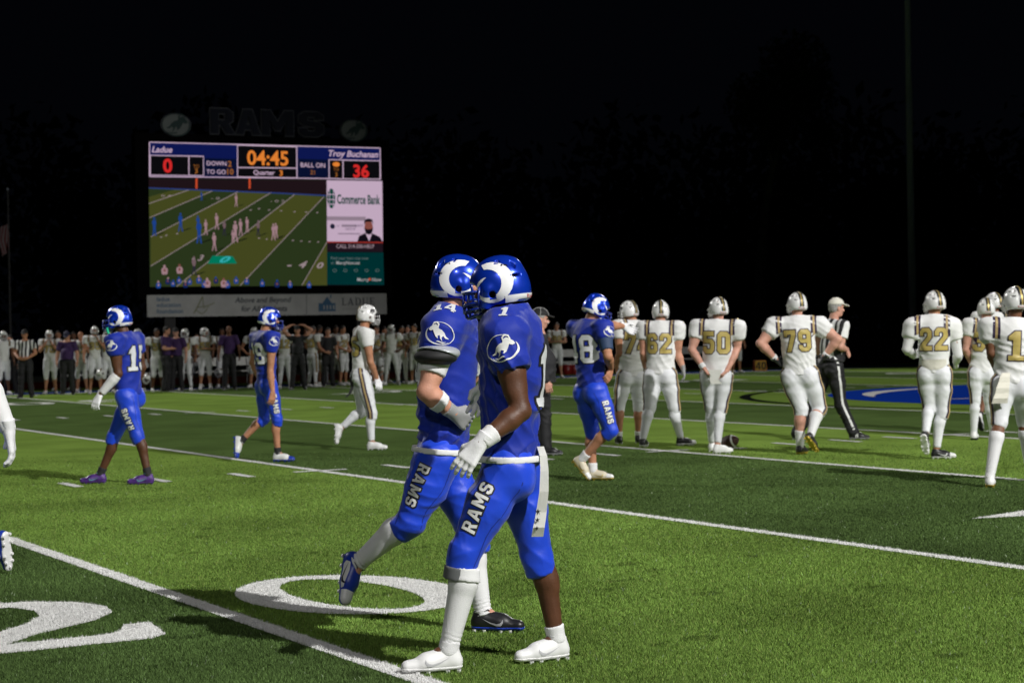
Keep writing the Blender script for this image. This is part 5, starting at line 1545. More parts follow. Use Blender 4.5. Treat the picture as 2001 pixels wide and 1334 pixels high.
def head_axes(face, pitch=0.0, tilt=0.0):
    """face: 0 looks away from the camera, 90 to its right, 180 towards it, 270 to its left; pitch>0 looks down"""
    a = math.radians(face); f0 = math.sin(a) * RG + math.cos(a) * FG; r0 = math.cos(a) * RG - math.sin(a) * FG
    p = math.radians(pitch); f1 = f0 * math.cos(p) - UP * math.sin(p); u1 = UP * math.cos(p) + f0 * math.sin(p)
    t = math.radians(tilt); r2 = r0 * math.cos(t) + u1 * math.sin(t); u2 = u1 * math.cos(t) - r0 * math.sin(t)
    return np.stack([r2, f1, u2], 1)

LEN = dict(E=.295, W=.265, F=.18, K=.43, A=.42)
CHECK = []
def pose(base, HD, NK, HC, face, pts, hface=None, hpitch=5, htilt=0, sw=.205, plant=('L', 'R'), dz0=0.0, tilt=0.0, zt=None):
    """joint pixels of the photo (u, v, depth step or '+'/'-') -> joints in metres"""
    D = depth_of(on_plane(*base)) + dz0
    J = {}
    def at(p, par=None, L=None):
        u, v = p[0], p[1]; dz = p[2] if len(p) > 2 else 0.0
        if isinstance(dz, str):
            q = at_depth(u, v, depth_of(par)); lat = np.linalg.norm(q - par); s = math.sqrt(max(L * L - lat * lat, 0)); s = min(s, .30)
            return at_depth(u, v, depth_of(par) + (s if dz == '+' else -s))
        return at_depth(u, v, D + dz)
    J['HD'], J['NK'], J['HC'] = at(HD), at(NK), at(HC)
    a = math.radians(face); f0 = math.sin(a) * RG + math.cos(a) * FG; rt = math.cos(a) * RG - math.sin(a) * FG
    t_ = math.radians(tilt); rt = rt * math.cos(t_) + UP * math.sin(t_)
    up = nrm(J['NK'] - J['HC']); rt = nrm(rt - up * (rt @ up)); fw = np.cross(up, rt)
    for s, k in (('L', -1), ('R', 1)):
        J['S' + s] = at(pts['S' + s]) if 'S' + s in pts else J['NK'] - up * .055 + rt * k * sw
        if 'E' + s in pts:
            J['E' + s] = at(pts['E' + s], J['S' + s], LEN['E']); J['W' + s] = at(pts['W' + s], J['E' + s], LEN['W']); J['F' + s] = at(pts['F' + s], J['W' + s], LEN['F'])
        else:
            J['E' + s] = J['S' + s] - UP * .275 + rt * k * .06 - fw * .04; J['W' + s] = J['E' + s] - UP * .235 + fw * .10; J['F' + s] = J['W' + s] - UP * .16 + fw * .05
        hp = J['HC'] + rt * k * .09
        J['K' + s] = at(pts['K' + s], hp, LEN['K']); J['A' + s] = at(pts['A' + s], J['K' + s], LEN['A']); J['T' + s] = at(pts['T' + s], J['A' + s], .2)
        if s in plant: J['A' + s][2] = .095; J['T' + s][2] = .03
    J['M3'] = head_axes(face if hface is None else hface, hpitch, htilt); J['plant'] = plant
    CHECK.append({n: round(float(np.linalg.norm(J[n[0]] - J[n[1]])), 2) for n in ()})
    return J, rt
# ------------------------------------------------------------------ the players and officials on the field
def kit(base, **k):
    d = dict(base); d.update(k); return d
BLUE = dict(seams=True, jersey=JBLUE, pants=PBLUE, helmet='blue', nmat=NUMS, nout=INKK, sleeve_logo=.125, shoes=dict(m=SOCKW), skin='dark', res=.0115, sres=.007, hres=.006)
WHITE = dict(jersey=JWHITE, pants=PWHITE, helmet='white', trim=True, side_stripe='gold', nmat=GOLD, nout=PURP, shoes=dict(m=SOCKW), skin='light', res=.0115, sres=.007, hres=.006)
LEGGING = [('leggings', PWHITE, -.05, .93, .004)]
WSHOE = mat('shoe_white', (.70, .70, .70), .4); KSHOE = mat('shoe_black', (.012, .012, .014), .4); BSHOE = mat('shoe_blue', (.008, .035, .34), .4); PSHOE = mat('shoe_purple', (.06, .02, .15), .4, noise=(22, .5))
GSOLE = mat('sole_gold', (.50, .36, .05), .3, metal=.6); GREYS = mat('sole_grey', (.30, .30, .32), .5); TEAL = mat('shoe_teal', (.10, .25, .32), .4); CREAMS = mat('shoe_cream', (.55, .50, .38), .5); SIL = mat('pad_silver', (.46, .48, .52), .35, metal=.3); PADK = mat('pad_black', (.012, .012, .013), .7); GREYK = mat('brace_grey', (.10, .105, .11), .8)

def strip(name, pts, widths, m, parent, rp, wdir, thick=.006):
    """hanging cloth strip along pts"""
    P = [np.asarray(p) - rp for p in pts]; v, f = [], []
    for p, w_ in zip(P, widths):
        t = nrm(np.cross(nrm(wdir), UP + .01))
        for a, b_ in ((-1, -1), (1, -1), (1, 1), (-1, 1)): v.append(tuple(p + nrm(wdir) * a * w_ / 2 + t * b_ * thick / 2))
    k = len(P)
    for i in range(k - 1):
        for j in range(4): f.append((i * 4 + j, i * 4 + (j + 1) % 4, (i + 1) * 4 + (j + 1) % 4, (i + 1) * 4 + j))
    f += [(0, 3, 2, 1), tuple(4 * (k - 1) + j for j in range(4))]
    return MB().add(v, f).build(name, m, parent)

# --- the player wearing 1 in front
J, rt = pose((985, 1300), (973, 557, .0), (998, 614), (997, 900), 283, dict(
    SL=(986, 666, -.19), EL=(1017, 803, -.24), WL=(938, 866, -.34), FL=(884, 936, -.36), SR=(1012, 650, .19), ER=(985, 748, .27), WR=(951, 752, .33), FR=(936, 793, .36),
    KL=(908, 1080, -.12), AL=(876, 1262, -.12), TL=(775, 1285, -.18), KR=(1050, 1085, .10), AR=(1087, 1258, .12), TR=(1008, 1290, .02)), hface=283, hpitch=8, sw=.2)
p1, I1 = build_person('blue player with number 1, white towel strip hanging from his waist', J, rt, kit(BLUE, res=.0075, hres=.0038, sres=.0045, skin='dark', number='1', nh=.27, nmat=NUMS, nz=.58, nx=.0,
    shoulder_no='1', sleeve_logo=.135, logo_d=.055, logo_turn=.05, rams='LR', rams_t=.50, rams_turnL=8, rams_turnR=10, rams_h=.062, gloveL=GLVW, gloveR=GLVW, curlL=.30, curlR=.5, belt=SOCKW, belt_z=.012, belt_shirt=True, hem=.02, seed=3, fold=.019,
    armL=[('wristband', SOCKW, 1.66, 1.97, .007)], sockL=[('leg_sleeve', SOCKW, .10, .97, .004), ('knee_brace', SOCKW, .13, .27, .012), ('sock', SOCKW, .9, 1.05, .007)], sockR=[('sock', SOCKW, .84, 1.05, .005)],
    shoes=dict(m=WSHOE, sole=WSHOE, lace=SOCKW, logo=mat('logo_pale', (.45, .45, .47), .5)), bulk=1.03, spread=1.7, pfold=.007))
rp = I1['rp']
pt = [at_depth(u, v, 8.05 + dz) for u, v, dz in ((1056, 872, -.06), (1062, 890, -.10), (1064, 920, -.12), (1063, 960, -.13), (1058, 1000, -.12), (1053, 1030, -.14), (1050, 1048, -.12))]
tw = strip('towel_strip', pt, [.030, .032, .036, .040, .046, .050, .052], TOWEL, p1, rp, RG)
for q, (u, v, s) in enumerate(((1051, 1000, .03), (1050, 1016, .026), (1049, 1032, .022))):
    c = at_depth(u, v, 7.905) - rp
    MB().add([tuple(c + RG * a * s / 2 + UP * b_ * s / 2) for a, b_ in ((-.3, -1), (.2, -.2), (.5, -.9), (.4, .2), (1, .4), (.2, .5), (.1, 1), (-.3, .3), (-.9, .6), (-.4, -.1))], [tuple(range(10))]).build('towel_print', INKK, tw)
# small grey knee pad patch
K, A = J['KL'], J['AL']; kf = fwd_of(K, A, J['TL']); sk = nrm(A - K)
f = Field(K - .2, K + .25, .006); f.cone(K + sk * .07 + kf * .012, K + sk * .12 + kf * .012, .066, .064, k=0, cuts=[(K + sk * .062, -sk), (K + sk * .118, sk), (K + kf * .02, -kf)])
P2, Q2 = f.nets(); obj('knee_pad', mesh_np('knee_pad', P2 - rp, Q2), GREYK, p1)
f = Field(J['NK'] - .2, J['NK'] + .2, .007); f.cone(J['NK'] - UP * .02, J['NK'] + UP * .035, .078, .070, k=0, cuts=[(J['NK'] + UP * .03, UP)]); P2, Q2 = f.nets(); obj('collar', mesh_np('collar', P2 - rp, Q2), SOCKW, p1)

# --- the player wearing 14 behind him
J, rt = pose((950, 1236), (899, 548, .02), (884, 608), (863, 884), 94, dict(
    SR=(866, 650, -.19), ER=(834, 766, -.26), WR=(886, 806, -.20), FR=(934, 838, -.10), SL=(892, 648, .19), EL=(912, 742, .22), WL=(930, 712, .10), FL=(940, 672, .04),
    KR=(803, 1018, -.10), AR=(701, 1098, .02), TR=(670, 1192, -.04), KL=(925, 1045, .10), AL=(944, 1197, .05), TL=(1022, 1215, .0)), hface=95, hpitch=4, sw=.2, plant=('L',))
p14, I14 = build_person('blue player with 14 on his shoulder, one foot kicked back', J, rt, kit(BLUE, res=.0075, hres=.0042, sres=.0045, skin='light', number='14', shoulder_no='14', sleeve_logo=.13, logo_d=.03, rams='LR', rams_t=.46, rams_turnR=-22, rams_h=.058,
    gloveL=GLVW, gloveR=GLVG, curlR=.9, curlL=.7, belt=SOCKW, belt_z=.012, belt_shirt=True, hem=.02, seed=9, fold=.019, armR=[('undershirt_sleeve', SOCKW, .30, .70, .013), ('wristband', SOCKW, 1.34, 1.62, .008)], sleeve=.30,  # right glove grey: the shade it hangs in is put into its colour
    socks=[('sock', SOCKW, .13, 1.05, .004)], shoes=dict(m=WSHOE, sole=BSHOE, toe=WSHOE, lace=KSHOE, logo=KSHOE, cleat=WSHOE), shoeR=dict(m=BSHOE, sole=BSHOE, toe=WSHOE, lace=KSHOE, logo=KSHOE, cleat=WSHOE, panel=WSHOE), shoeL=dict(m=KSHOE, sole=BSHOE, lace=KSHOE, logo=GREYS, cleat=WSHOE), bulk=1.06, pfold=.007))
rp = I14['rp']; S, E_ = J['SR'], J['ER']; ad = nrm(E_ - S)
f = Field(S - .3, S + .3, .007)
ax = np.stack([rt, np.cross(ad, rt), -ad], 1)
f.ell(S + ad * .105 + rt * .02, (.108, .118, .045), None, k=0); f.cut(S + ad * .115, ad); P2, Q2 = f.nets(); obj('shoulder_pad_rim', mesh_np('pad', P2 - rp, Q2), SIL, p14)
f = Field(S - .3, S + .3, .007); f.ell(S + ad * .12 + rt * .015, (.104, .114, .045), None, k=0); f.cut(S + ad * .112, -ad); P2, Q2 = f.nets(); obj('shoulder_pad_lining', mesh_np('pad', P2 - rp, Q2), PADK, p14)

# --- the player wearing 15
J, rt = pose((238, 945), (231, 621), (243, 657), (252, 767), 288, dict(EL=(231, 730, '-'), WL=(195, 772, '-'), FL=(179, 806, -.25), KL=(268, 849, -.1), AL=(289, 920, -.12), TL=(255, 940, -.15), KR=(223, 852, .1), AR=(196, 922, .1), TR=(153, 938, .08)), hface=278, hpitch=4)
p15, _ = build_person('player in blue with number 15 walking alone, purple shoes and a white forearm sleeve', J, rt, kit(BLUE, number='15', shoulder_no='15', rams='LR', rams_turnL=0, gloveL=GLVW, gloveR=GLVW, skin='dark', armL=[('forearm_sleeve', SOCKW, 1.05, 1.9, .006)],
    socks=[('sock', SOCKK, .82, 1.05, .005)], shoes=dict(m=PSHOE, sole=PSHOE, lace=TEAL, logo=TEAL), spread=1.6, seed=15))
MB().tube([tuple(at_depth(209 + i, 640 + 4 * i, 18.5) - np.array(_['rp'])) for i in range(4)], .012, 6).build('mouthguard', mat('mouthguard_green', (.02, .45, .25), .3), p15)

# --- the player wearing 29
J, rt = pose((540, 901), (528, 621), (517, 653), (521, 746), 58, dict(ER=(528, 726, '-'), WR=(533, 766, -.36), FR=(530, 788, -.37), KR=(541, 818, -.08), AR=(543, 884, -.05), TR=(580, 897, -.10), KL=(516, 818, .1), AL=(472, 861, .05), TL=(461, 898, .0)), hface=82, hpitch=10, plant=('R',))
build_person('slim blue player with number 29, black ankle socks and white shoes with blue soles', J, rt, kit(BLUE, skin='tan', number='29', shoulder_no='29', rams='LR', rams_turnR=-10, bulk=.92, socks=[('sock', SOCKK, .82, 1.05, .005)], shoes=dict(m=WSHOE, sole=BSHOE, toe=BSHOE, cleat=BSHOE), seed=29))

# --- white player walking right, facing the scoreboard side
J, rt = pose((728, 878), (718, 614), (711, 645), (706, 727), 76, dict(ER=(724, 708, '-'), WR=(737, 741, '+'), FR=(744, 766, -.22), KR=(726, 806, -.08), AR=(726, 865, -.05), TR=(757, 875, -.08), KL=(708, 803, .1), AL=(667, 836, .05), TL=(657, 870, .02)), hface=68, plant=('R',))
pw, Iw = build_person('white player walking alone in tights, black strip trailing from his belt', J, rt, kit(WHITE, skin='tan', number='15', socks=LEGGING, gloveR=GLVW, gloveL=GLVW, shoes=dict(m=WSHOE), seed=33, nx=0))
strip('belt_tape', [at_depth(u, v, 23.45) for u, v in ((690, 724), (687, 742), (688, 757), (684, 768), (676, 776))], [.04, .045, .04, .035, .03], PADK, pw, Iw['rp'], RG)

# --- official in black behind the front pair
J, rt = pose((1066, 888), (1056, 623), (1054, 652), (1054, 742), 88, dict(KR=(1064, 812, -.05), AR=(1066, 874, -.1), TR=(1083, 884, -.12), KL=(1056, 812, .1), AL=(1052, 872, .1), TL=(1066, 882, .08)), hface=85)
build_person('official in black with dark cap and white moustache behind the front pair', J, rt, dict(jersey=BLKSH, jname='jacket', pants=TROUK, long=True, pads=False, skin='pink', hair=HAIRG, cap=CAPK, piping=True, moustache=True, bulk=1.12, belly=2.2, sleeve=1.0, shoes=dict(m=KSHOE, sole=GREYS), res=.013, seed=4, armL=[('jacket_sleeve', BLKSH, .9, 1.9, .018)], armR=[('jacket_sleeve', BLKSH, .9, 1.9, .018)]))

# --- the player wearing 48
J, rt = pose((1168, 939), (1167, 600), (1152, 632), (1155, 756), 52, dict(ER=(1188, 696, '-'), WR=(1194, 720, '+'), FR=(1188, 738, -.1), EL=(1192, 636, .42), WL=(1218, 637, .55), FL=(1243, 650, .62), KR=(1193, 840, -.1), AR=(1137, 897, .02), TR=(1152, 934, -.03), KL=(1157, 842, .1), AL=(1159, 918, .08), TL=(1192, 932, .03)), hface=72, hpitch=22, plant=('L',))
build_person('blue player with number 48 looking down, navy undershirt sleeve', J, rt, kit(BLUE, skin='tan', number='48', nh=.27, shoulder_no='48', rams='LR', rams_turnR=-20, gloveL=GLVW, armR=[('undershirt_sleeve', NAVYU, .30, .80, .013)], sleeve=.34, socks=[('sock', SOCKW, .80, 1.05, .006)], shoes=dict(m=CREAMS, sole=GSOLE, toe=WSHOE, logo=GSOLE, cleat=GSOLE), bulk=1.05, seed=48, hem=.0, waist=.05))

# --- white line players
J, rt = pose((1230, 866), (1228, 606), (1238, 632), (1233, 731), 342, dict(EL=(1211, 690, '+'), WL=(1204, 716, '+'), FL=(1206, 736, .25), KL=(1210, 793, 0), AL=(1210, 850, 0), TL=(1206, 858, .18), KR=(1248, 793, .05), AR=(1247, 850, .1), TR=(1250, 858, .3)), hface=318)
build_person('white player with a number starting with 7, bare shins and black shoes', J, rt, kit(WHITE, skin='tan', number='74', sw=.22, helmet='white', socks=[('sock', SOCKW, .84, 1.05, .005)], shoes=dict(m=KSHOE, sole=KSHOE, cleat=WSHOE), bulk=1.08, seed=70))
J, rt = pose((1297, 871), (1291, 606), (1291, 633), (1291, 728), 14, dict(ER=(1324, 690, 0), WR=(1335, 720, -.02), FR=(1340, 752, 0), EL=(1258, 690, .05), WL=(1262, 722, .2), FL=(1264, 745, .3), KL=(1270, 793, -.05), AL=(1256, 853, -.1), TL=(1263, 868, .08), KR=(1317, 793, 0), AR=(1330, 850, .05), TR=(1354, 862, .1)), hface=2, sw=.215)
build_person('player in white with number 62 seen from behind, legs wide apart, grey gloves', J, rt, kit(WHITE, number='62', gloveR=GLVG, gloveL=GLVG, socks=[('leggings', PWHITE, -.05, 1.0, .004)], shoes=dict(m=KSHOE, sole=WSHOE, toe=WSHOE, cleat=WSHOE), bulk=1.16, seed=62))
J, rt = pose((1402, 885), (1403, 601), (1403, 631), (1401, 727), 14, dict(EL=(1352, 683, .0), WL=(1376, 720, -.12), FL=(1389, 737, -.17), ER=(1441, 680, 0), WR=(1420, 725, -.12), FR=(1408, 738, -.17), KL=(1389, 793, .08), AL=(1391, 852, .32), TL=(1392, 858, .5), KR=(1410, 793, -.02), AR=(1402, 867, -.05), TR=(1419, 882, -.0)), hface=338, sw=.235)
p50, I50 = build_person('white player with number 50 holding a towel behind his back beside the football', J, rt, kit(WHITE, number='50', nh=.26, skin='pink', socks=LEGGING, shoes=dict(m=WSHOE), curlL=1.1, curlR=1.1, armL=[('tape', SOCKW, 1.75, 1.98, .005)], bulk=1.08, seed=51, sleeve=.5))
strip('hand_towel', [at_depth(u, v, 21.35) for u, v in ((1396, 722), (1398, 732), (1395, 742), (1400, 750))], [.16, .12, .10, .13], TOWEL, p50, I50['rp'], RG, .03)
J, rt = pose((1572, 887), (1557, 592), (1557, 624), (1563, 727), 12, dict(SL=(1513, 638, 0), SR=(1601, 636, 0), EL=(1486, 671, -.06), WL=(1516, 702, 0), FL=(1532, 714, .07), ER=(1637, 663, -.06), WR=(1611, 696, 0), FR=(1597, 709, .07), KL=(1565, 798, -.02), AL=(1563, 866, 0), TL=(1572, 880, .12), KR=(1602, 798, .02), AR=(1584, 850, -.20), TR=(1595, 876, -.16)), hface=344, plant=('L',))
build_person('stout player in white with number 79, hands on hips, one black and gold sole lifted', J, rt, kit(WHITE, number='79', nh=.25, bulk=1.22, gloveL=GLVK, gloveR=GLVK, skin='pink', armL=[('tape', SOCKW, 1.80, 1.98, .006)], armR=[('tape', SOCKW, 1.80, 1.98, .006)], sockL=[('sock', SOCKW, .58, 1.05, .005)], sockR=[('sock', SOCKW, .26, 1.05, .005)], shoes=dict(m=KSHOE, sole=GSOLE, cleat=GSOLE), sleeve=.46, seed=79, fold=.011))
J, rt = pose((1640, 858), (1635, 601), (1628, 626), (1623, 711), 58, dict(ER=(1642, 678, '-'), WR=(1655, 683, '+'), FR=(1661, 692, -.12), KR=(1643, 790, -.05), AR=(1668, 850, -.1), TR=(1690, 856, -.14), KL=(1592, 790, .1), AL=(1557, 852, .08), TL=(1574, 858, .0)), hface=75, hpitch=4)
pr, Ir = build_person('striped official with a cream cap walking past number 79', J, rt, dict(jersey=STRIPES, jname='striped_shirt', pants=TROUK, long=True, pads=False, skin='pink', hair=HAIRG, cap=CAPW, side_stripe='white', bulk=1.10, belly=2.0, sleeve=.62, hem=.06, waist=.12, belt=PADK, belt_z=.05, shoes=dict(m=KSHOE, sole=GREYS), res=.0115, seed=8, fold=.008))
for s in ('R',):
    A, T = J['AR'], J['TR']; fw_ = nrm((T - A) * np.array([1, 1, 0])); n_ = np.cross(fw_, UP)
    c = A + fw_ * .045 + n_ * .046 - UP * .040 - Ir['rp']
    MB().add([tuple(c + fw_ * (x - .35) * .05 + UP * (y - .5) * .05) for x, y in GLYPH['N'][0]], [tuple(range(10))]).build('shoe_letter', NUMW, pr)
J, rt = pose((1826, 896), (1826, 590), (1824, 622), (1826, 723), 15, dict(SL=(1783, 640, 0), SR=(1862, 640, 0), EL=(1772, 682, .0), WL=(1786, 694, .22), FL=(1792, 690, .38), ER=(1872, 693, .02), WR=(1868, 708, .22), FR=(1872, 714, .38), KL=(1816, 793, .05), AL=(1808, 850, -.12), TL=(1810, 884, -.08), KR=(1842, 802, 0), AR=(1830, 876, 0), TR=(1850, 890, -.02)), hface=346, plant=('R',))
p22, I22 = build_person('player in white with number 22 and long white arm sleeves seen from behind', J, rt, kit(WHITE, number='22', nh=.245, skin='tan', gloveL=GLVW, gloveR=GLVW, armL=[('arm_sleeve', SOCKW, .3, 1.9, .006)], armR=[('arm_sleeve', SOCKW, .3, 1.9, .006)], socks=LEGGING, shoes=dict(m=KSHOE, sole=WSHOE, toe=WSHOE, logo=WSHOE, cleat=WSHOE), bulk=1.04, seed=22))
f_ = fill2d([[(-.13, .06), (.13, .06), (.13, .0), (.07, -.05), (-.07, -.05), (-.13, 0)]])
drape('back_plate', f_, TOWELC, I22['jo'], I22['jb'], I22['tors'](0, 0, .06), I22['rt'], I22['up'], -I22['fw'], .006, .03, .4, I22['rp'])
J, rt = pose((1908, 859), (1927, 601), (1927, 630), (1919, 724), 2, dict(EL=(1887, 683, 0), WL=(1895, 704, .1), FL=(1899, 718, .2), KL=(1906, 779, 0), AL=(1903, 838, 0), TL=(1906, 850, .12), KR=(1932, 779, .1), AR=(1940, 836, .25), TR=(1942, 850, .4)), hface=2)
build_person('white player with number starting with 3, overlapped by the white player 1', J, rt, kit(WHITE, number='34', skin='pink', socks=[('leggings', PWHITE, -.05, 1.0, .004)], shoes=dict(m=WSHOE, sole=KSHOE), seed=34))
J, rt = pose((1944, 948), (1983, 587), (1981, 630), (1978, 744), 8, dict(EL=(1938, 690, .02), WL=(1944, 716, .16), FL=(1950, 738, .24), KL=(1953, 824, -.05), AL=(1934, 922, -.18), TL=(1936, 938, .0), KR=(2001, 815, .28), AR=(2012, 890, .42), TR=(2012, 905, .6)), hface=348, sw=.22)
pn1, In1 = build_person('white player with number 1, cream towel hanging from the back of his belt', J, rt, kit(WHITE, number='1', nh=.26, skin='brown', socks=[('sock', SOCKW, .20, 1.05, .005)], gloveL=GLVW, gloveR=GLVW, kneeL=.05, shoes=dict(m=WSHOE, sole=GSOLE, cleat=GSOLE), bulk=1.06, seed=111, nw=1.05))
strip('waist_towel', [at_depth(u, v, 16.5 + d) for u, v, d in ((1966, 728, .0), (1963, 737, -.05), (1962, 747, -.06), (1959, 758, -.09), (1958, 768, -.085), (1955, 778, -.10), (1953, 788, -.08))], [.08, .10, .115, .13, .14, .15, .16], TOWELC, pn1, In1['rp'], nrm(RG + FG * .3), .008)
J, rt = pose((1936, 848), (1941, 590), (1942, 616), (1938, 708), 5, dict(KL=(1926, 775, .05), AL=(1914, 812, -.2), TL=(1918, 838, -.14), KR=(1946, 775, .05), AR=(1948, 834, .1), TR=(1952, 842, .3)), hface=330, plant=('R',))
build_person('player in white with bare brown legs almost hidden between the players with 3 and 1', J, rt, kit(WHITE, number='8', skin='brown', socks=[('sock', SOCKK, .86, 1.05, .004)], shoes=dict(m=WSHOE, sole=KSHOE, logo=KSHOE), res=.014, seed=12))
# --- two blue players cut by the edge of the picture
J, rt = pose((-150, 1330), (-150, 556), (-150, 622), (-150, 900), 0, dict(ER=(-30, 738, -.02), WR=(17, 840, -.03), FR=(30, 930, .0), KL=(-190, 1080, .05), AL=(-195, 1262, .0), TL=(-200, 1270, .2), KR=(-110, 1080, .05), AR=(-105, 1262, .0), TR=(-100, 1270, .2)))
build_person('player of whom only a white sleeved arm and white glove show', J, rt, kit(BLUE, skin='brown', number='6', gloveL=GLVW, gloveR=GLVW, armR=[('arm_sleeve', SOCKW, .3, 1.95, .006)], curlR=.35, spread=1.8, shoes=dict(m=WSHOE), res=.011, hres=.0042, seed=6))
J, rt = pose((-110, 1122), (-150, 575), (-138, 618), (-122, 838), 275, dict(KL=(-72, 975, -.05), AL=(-6, 1052, -.08), TL=(10, 1098, -.05), KR=(-172, 968, .1), AR=(-165, 1098, .05), TR=(-232, 1115, .0)), plant=('R',))
build_person('player of whom only a lifted blue and white shoe shows', J, rt, kit(BLUE, skin='tan', number='20', socks=[('sock', SOCKW, .5, 1.05, .005)], shoes=dict(m=BSHOE, sole=WSHOE, lace=WSHOE, logo=WSHOE, cleat=WSHOE), res=.0125, seed=20))

# ------------------------------------------------------------------ football
fb = on_plane(1424, 878)
r = empty('football', (fb[0], fb[1], 0), 'brown leather football with white stripes lying by the white shoes of number 50', 'football')
LEA = mat('football_leather', (.055, .018, .012), .5, bump=(150, .6))
Mf = Matrix.Translation((0, 0, .088)) @ Matrix.Rotation(math.radians(-62), 4, 'Z') @ Matrix.Rotation(math.radians(72), 4, 'Y')
prof = lambda q: .086 * max(0, 1 - abs(q / .142) ** 1.9) ** .62
MB().lathe([(prof(-.142 + .284 * i / 20), -.142 + .284 * i / 20) for i in range(21)], 20).build('ball_skin', LEA, r, True, M=Mf)
for z0 in (-.082, .062):
    MB().lathe([(prof(z0 + .02 * i / 3) + .0015, z0 + .02 * i / 3) for i in range(4)], 20).build('stripe', NUMW, r, True, M=Mf)
b = MB()
for i in range(6): b.box((.086, 0, -.04 + .016 * i), (.008, .026, .004))
b.box((.087, 0, 0), (.005, .004, .1)); b.build('laces', NUMW, r, M=Mf)

# ------------------------------------------------------------------ people along the far sideline
ARM = dict(down=((.27, -.03, 1.17), (.29, .06, .93), (.28, .11, .77)), hips=((.42, -.08, 1.18), (.22, .05, 1.0), (.12, .08, .96)), crossed=((.28, .05, 1.17), (.06, .24, 1.17), (-.1, .22, 1.2)),
           face=((.25, .13, 1.2), (.09, .2, 1.40), (.04, .17, 1.54)), head=((.40, .0, 1.66), (.17, .0, 1.80), (.03, -.02, 1.82)), front=((.27, .0, 1.17), (.12, .23, 1.04), (.0, .25, 1.02)), up=((.36, .1, 1.4), (.28, .15, 1.62), (.25, .16, 1.78)))
def stander(u, v, face, label, armL='down', armR='down', k=1.0, hface=None, hpitch=6, stance=1.0, lean=0.0, **sp):
    g = on_plane(u, v); a = math.radians(face); f0 = math.sin(a) * RG + math.cos(a) * FG; r0 = math.cos(a) * RG - math.sin(a) * FG
    P = lambda x, y, z: g + (r0 * x + f0 * y + UP * z) * k
    hz = 1.665
    J = dict(HC=P(0, 0, .95), NK=P(lean, -.01, 1.50), HD=P(lean * 1.2, .035, hz))
    for s, q, arm in (('L', -1, armL), ('R', 1, armR)):
        w_ = .215 if sp.get('pads', True) else .185
        J['S' + s] = P(q * w_ + lean, -.01, 1.445); e = ARM[arm]
        for nm, t in zip('EWF', e): J[nm + s] = P(q * t[0] + lean, t[1], t[2])
        J['K' + s] = P(q * .11 * stance, .02, .5); J['A' + s] = P(q * .14 * stance, -.03, .095); J['T' + s] = P(q * .18 * stance, .17, .03)
        J['A' + s][2] = .095; J['T' + s][2] = .03
    J['M3'] = head_axes(face if hface is None else hface, hpitch)
    if sp['jersey'] is JWHITE and 'number' not in sp: sp['front_no'] = str(RNG.integers(10, 99)).replace('6', '5')
    return build_person(label, J, r0, sp, group='people along the far sideline')
LOW = dict(res=.019, sres=.012, hres=.0095, hdetail=False, fold=.012)
WP = kit(WHITE, **LOW); WP.pop('number', None)
WPH = kit(WP, helmet=None)
CO = kit(LOW, jersey=POLOP, jname='polo_shirt', pants=TROUK, long=True, pads=False, sleeve=.75, shoes=dict(m=KSHOE, sole=GREYS), hem=.04, waist=.1, skin='light', bulk=1.05)
BK = kit(CO, jersey=BLKSH, jname='shirt')
def S_(proto, *a, **k): return stander(*a, **kit(proto, **k))
S_(WP, 8, 771, 150, 'helmeted player in white at the end of the far sideline beside the flagpole', skin='brown', number='9', seed=201)
S_(BK, 22, 770, 185, 'man in black standing behind the striped official on the far sideline', skin='light', k=.93, seed=202)
S_(kit(LOW, jersey=STRIPES, jname='striped_shirt', pants=TROUK, long=True, pads=False, sleeve=.62, shoes=dict(m=KSHOE, sole=KSHOE), hem=.06, waist=.12, bulk=1.08, side_stripe='white', belly=1.6), 51, 777, 180, 'striped official with a black cap, hands at his belt on the far sideline', 'front', 'front', cap=CAPK, skin='tan', seed=203)
S_(WP, 99, 770, 175, 'helmeted player in white with both hands raised to his face mask', 'face', 'face', skin='tan', seed=204)
S_(WPH, 116, 764, 170, 'bareheaded player in white with one arm raised behind the coach looking down', 'up', 'down', skin='tan', hair=HAIRD, seed=205)
S_(CO, 133, 771, 178, 'heavy coach in a purple shirt and cap looking down at the ground', 'down', 'down', cap=mat('cap_navy', (.02, .02, .05), .8), hpitch=28, skin='light', bulk=1.15, belly=2.2, seed=206, k=.97)
S_(WPH, 160, 767, 185, 'bareheaded short-haired player in white with a hand at his cheek', 'face', 'down', skin='tan', hair=None, seed=207, k=.97)
S_(WP, 187, 769, 165, 'tall player in white with his helmet pushed up and a hand at his mouth', 'face', 'down', skin='tan', seed=208, k=1.05, hpitch=-12)
S_(WP, 212, 768, 170, 'helmeted player in white standing just behind the walking player with number 15', skin='dark', seed=209)
S_(WPH, 308, 765, 150, 'bareheaded white player holding a helmet low next to the purple coaches', skin='brown', seed=210)
S_(CO, 326, 765, 100, 'bearded coach in a purple shirt and headset, arms crossed, facing sideways', 'crossed', 'crossed', skin='light', hair=HAIRD, seed=211, k=1.03)
S_(CO, 346, 764, 182, 'coach in purple shirt and dark cap beside the coach with the headset', 'down', 'hips', cap=CAPK, skin='pink', seed=212, k=1.0)
S_(WP, 364, 763, 190, 'helmeted player in white peering over the shoulder of a purple coach', skin='dark', seed=213, socks=LEGGING, k=.99)
S_(WP, 402, 761, 165, 'helmeted player in white standing alone with a white bag under one arm', 'crossed', 'down', skin='tan', hface=110, socks=[('sock', SOCKW, .8, 1.05, .005)], seed=214)
S_(CO, 449, 761, 172, 'bald coach in a purple shirt looking up at the sky', 'down', 'down', skin='brown', hair=None, hpitch=-16, seed=215, k=1.03)
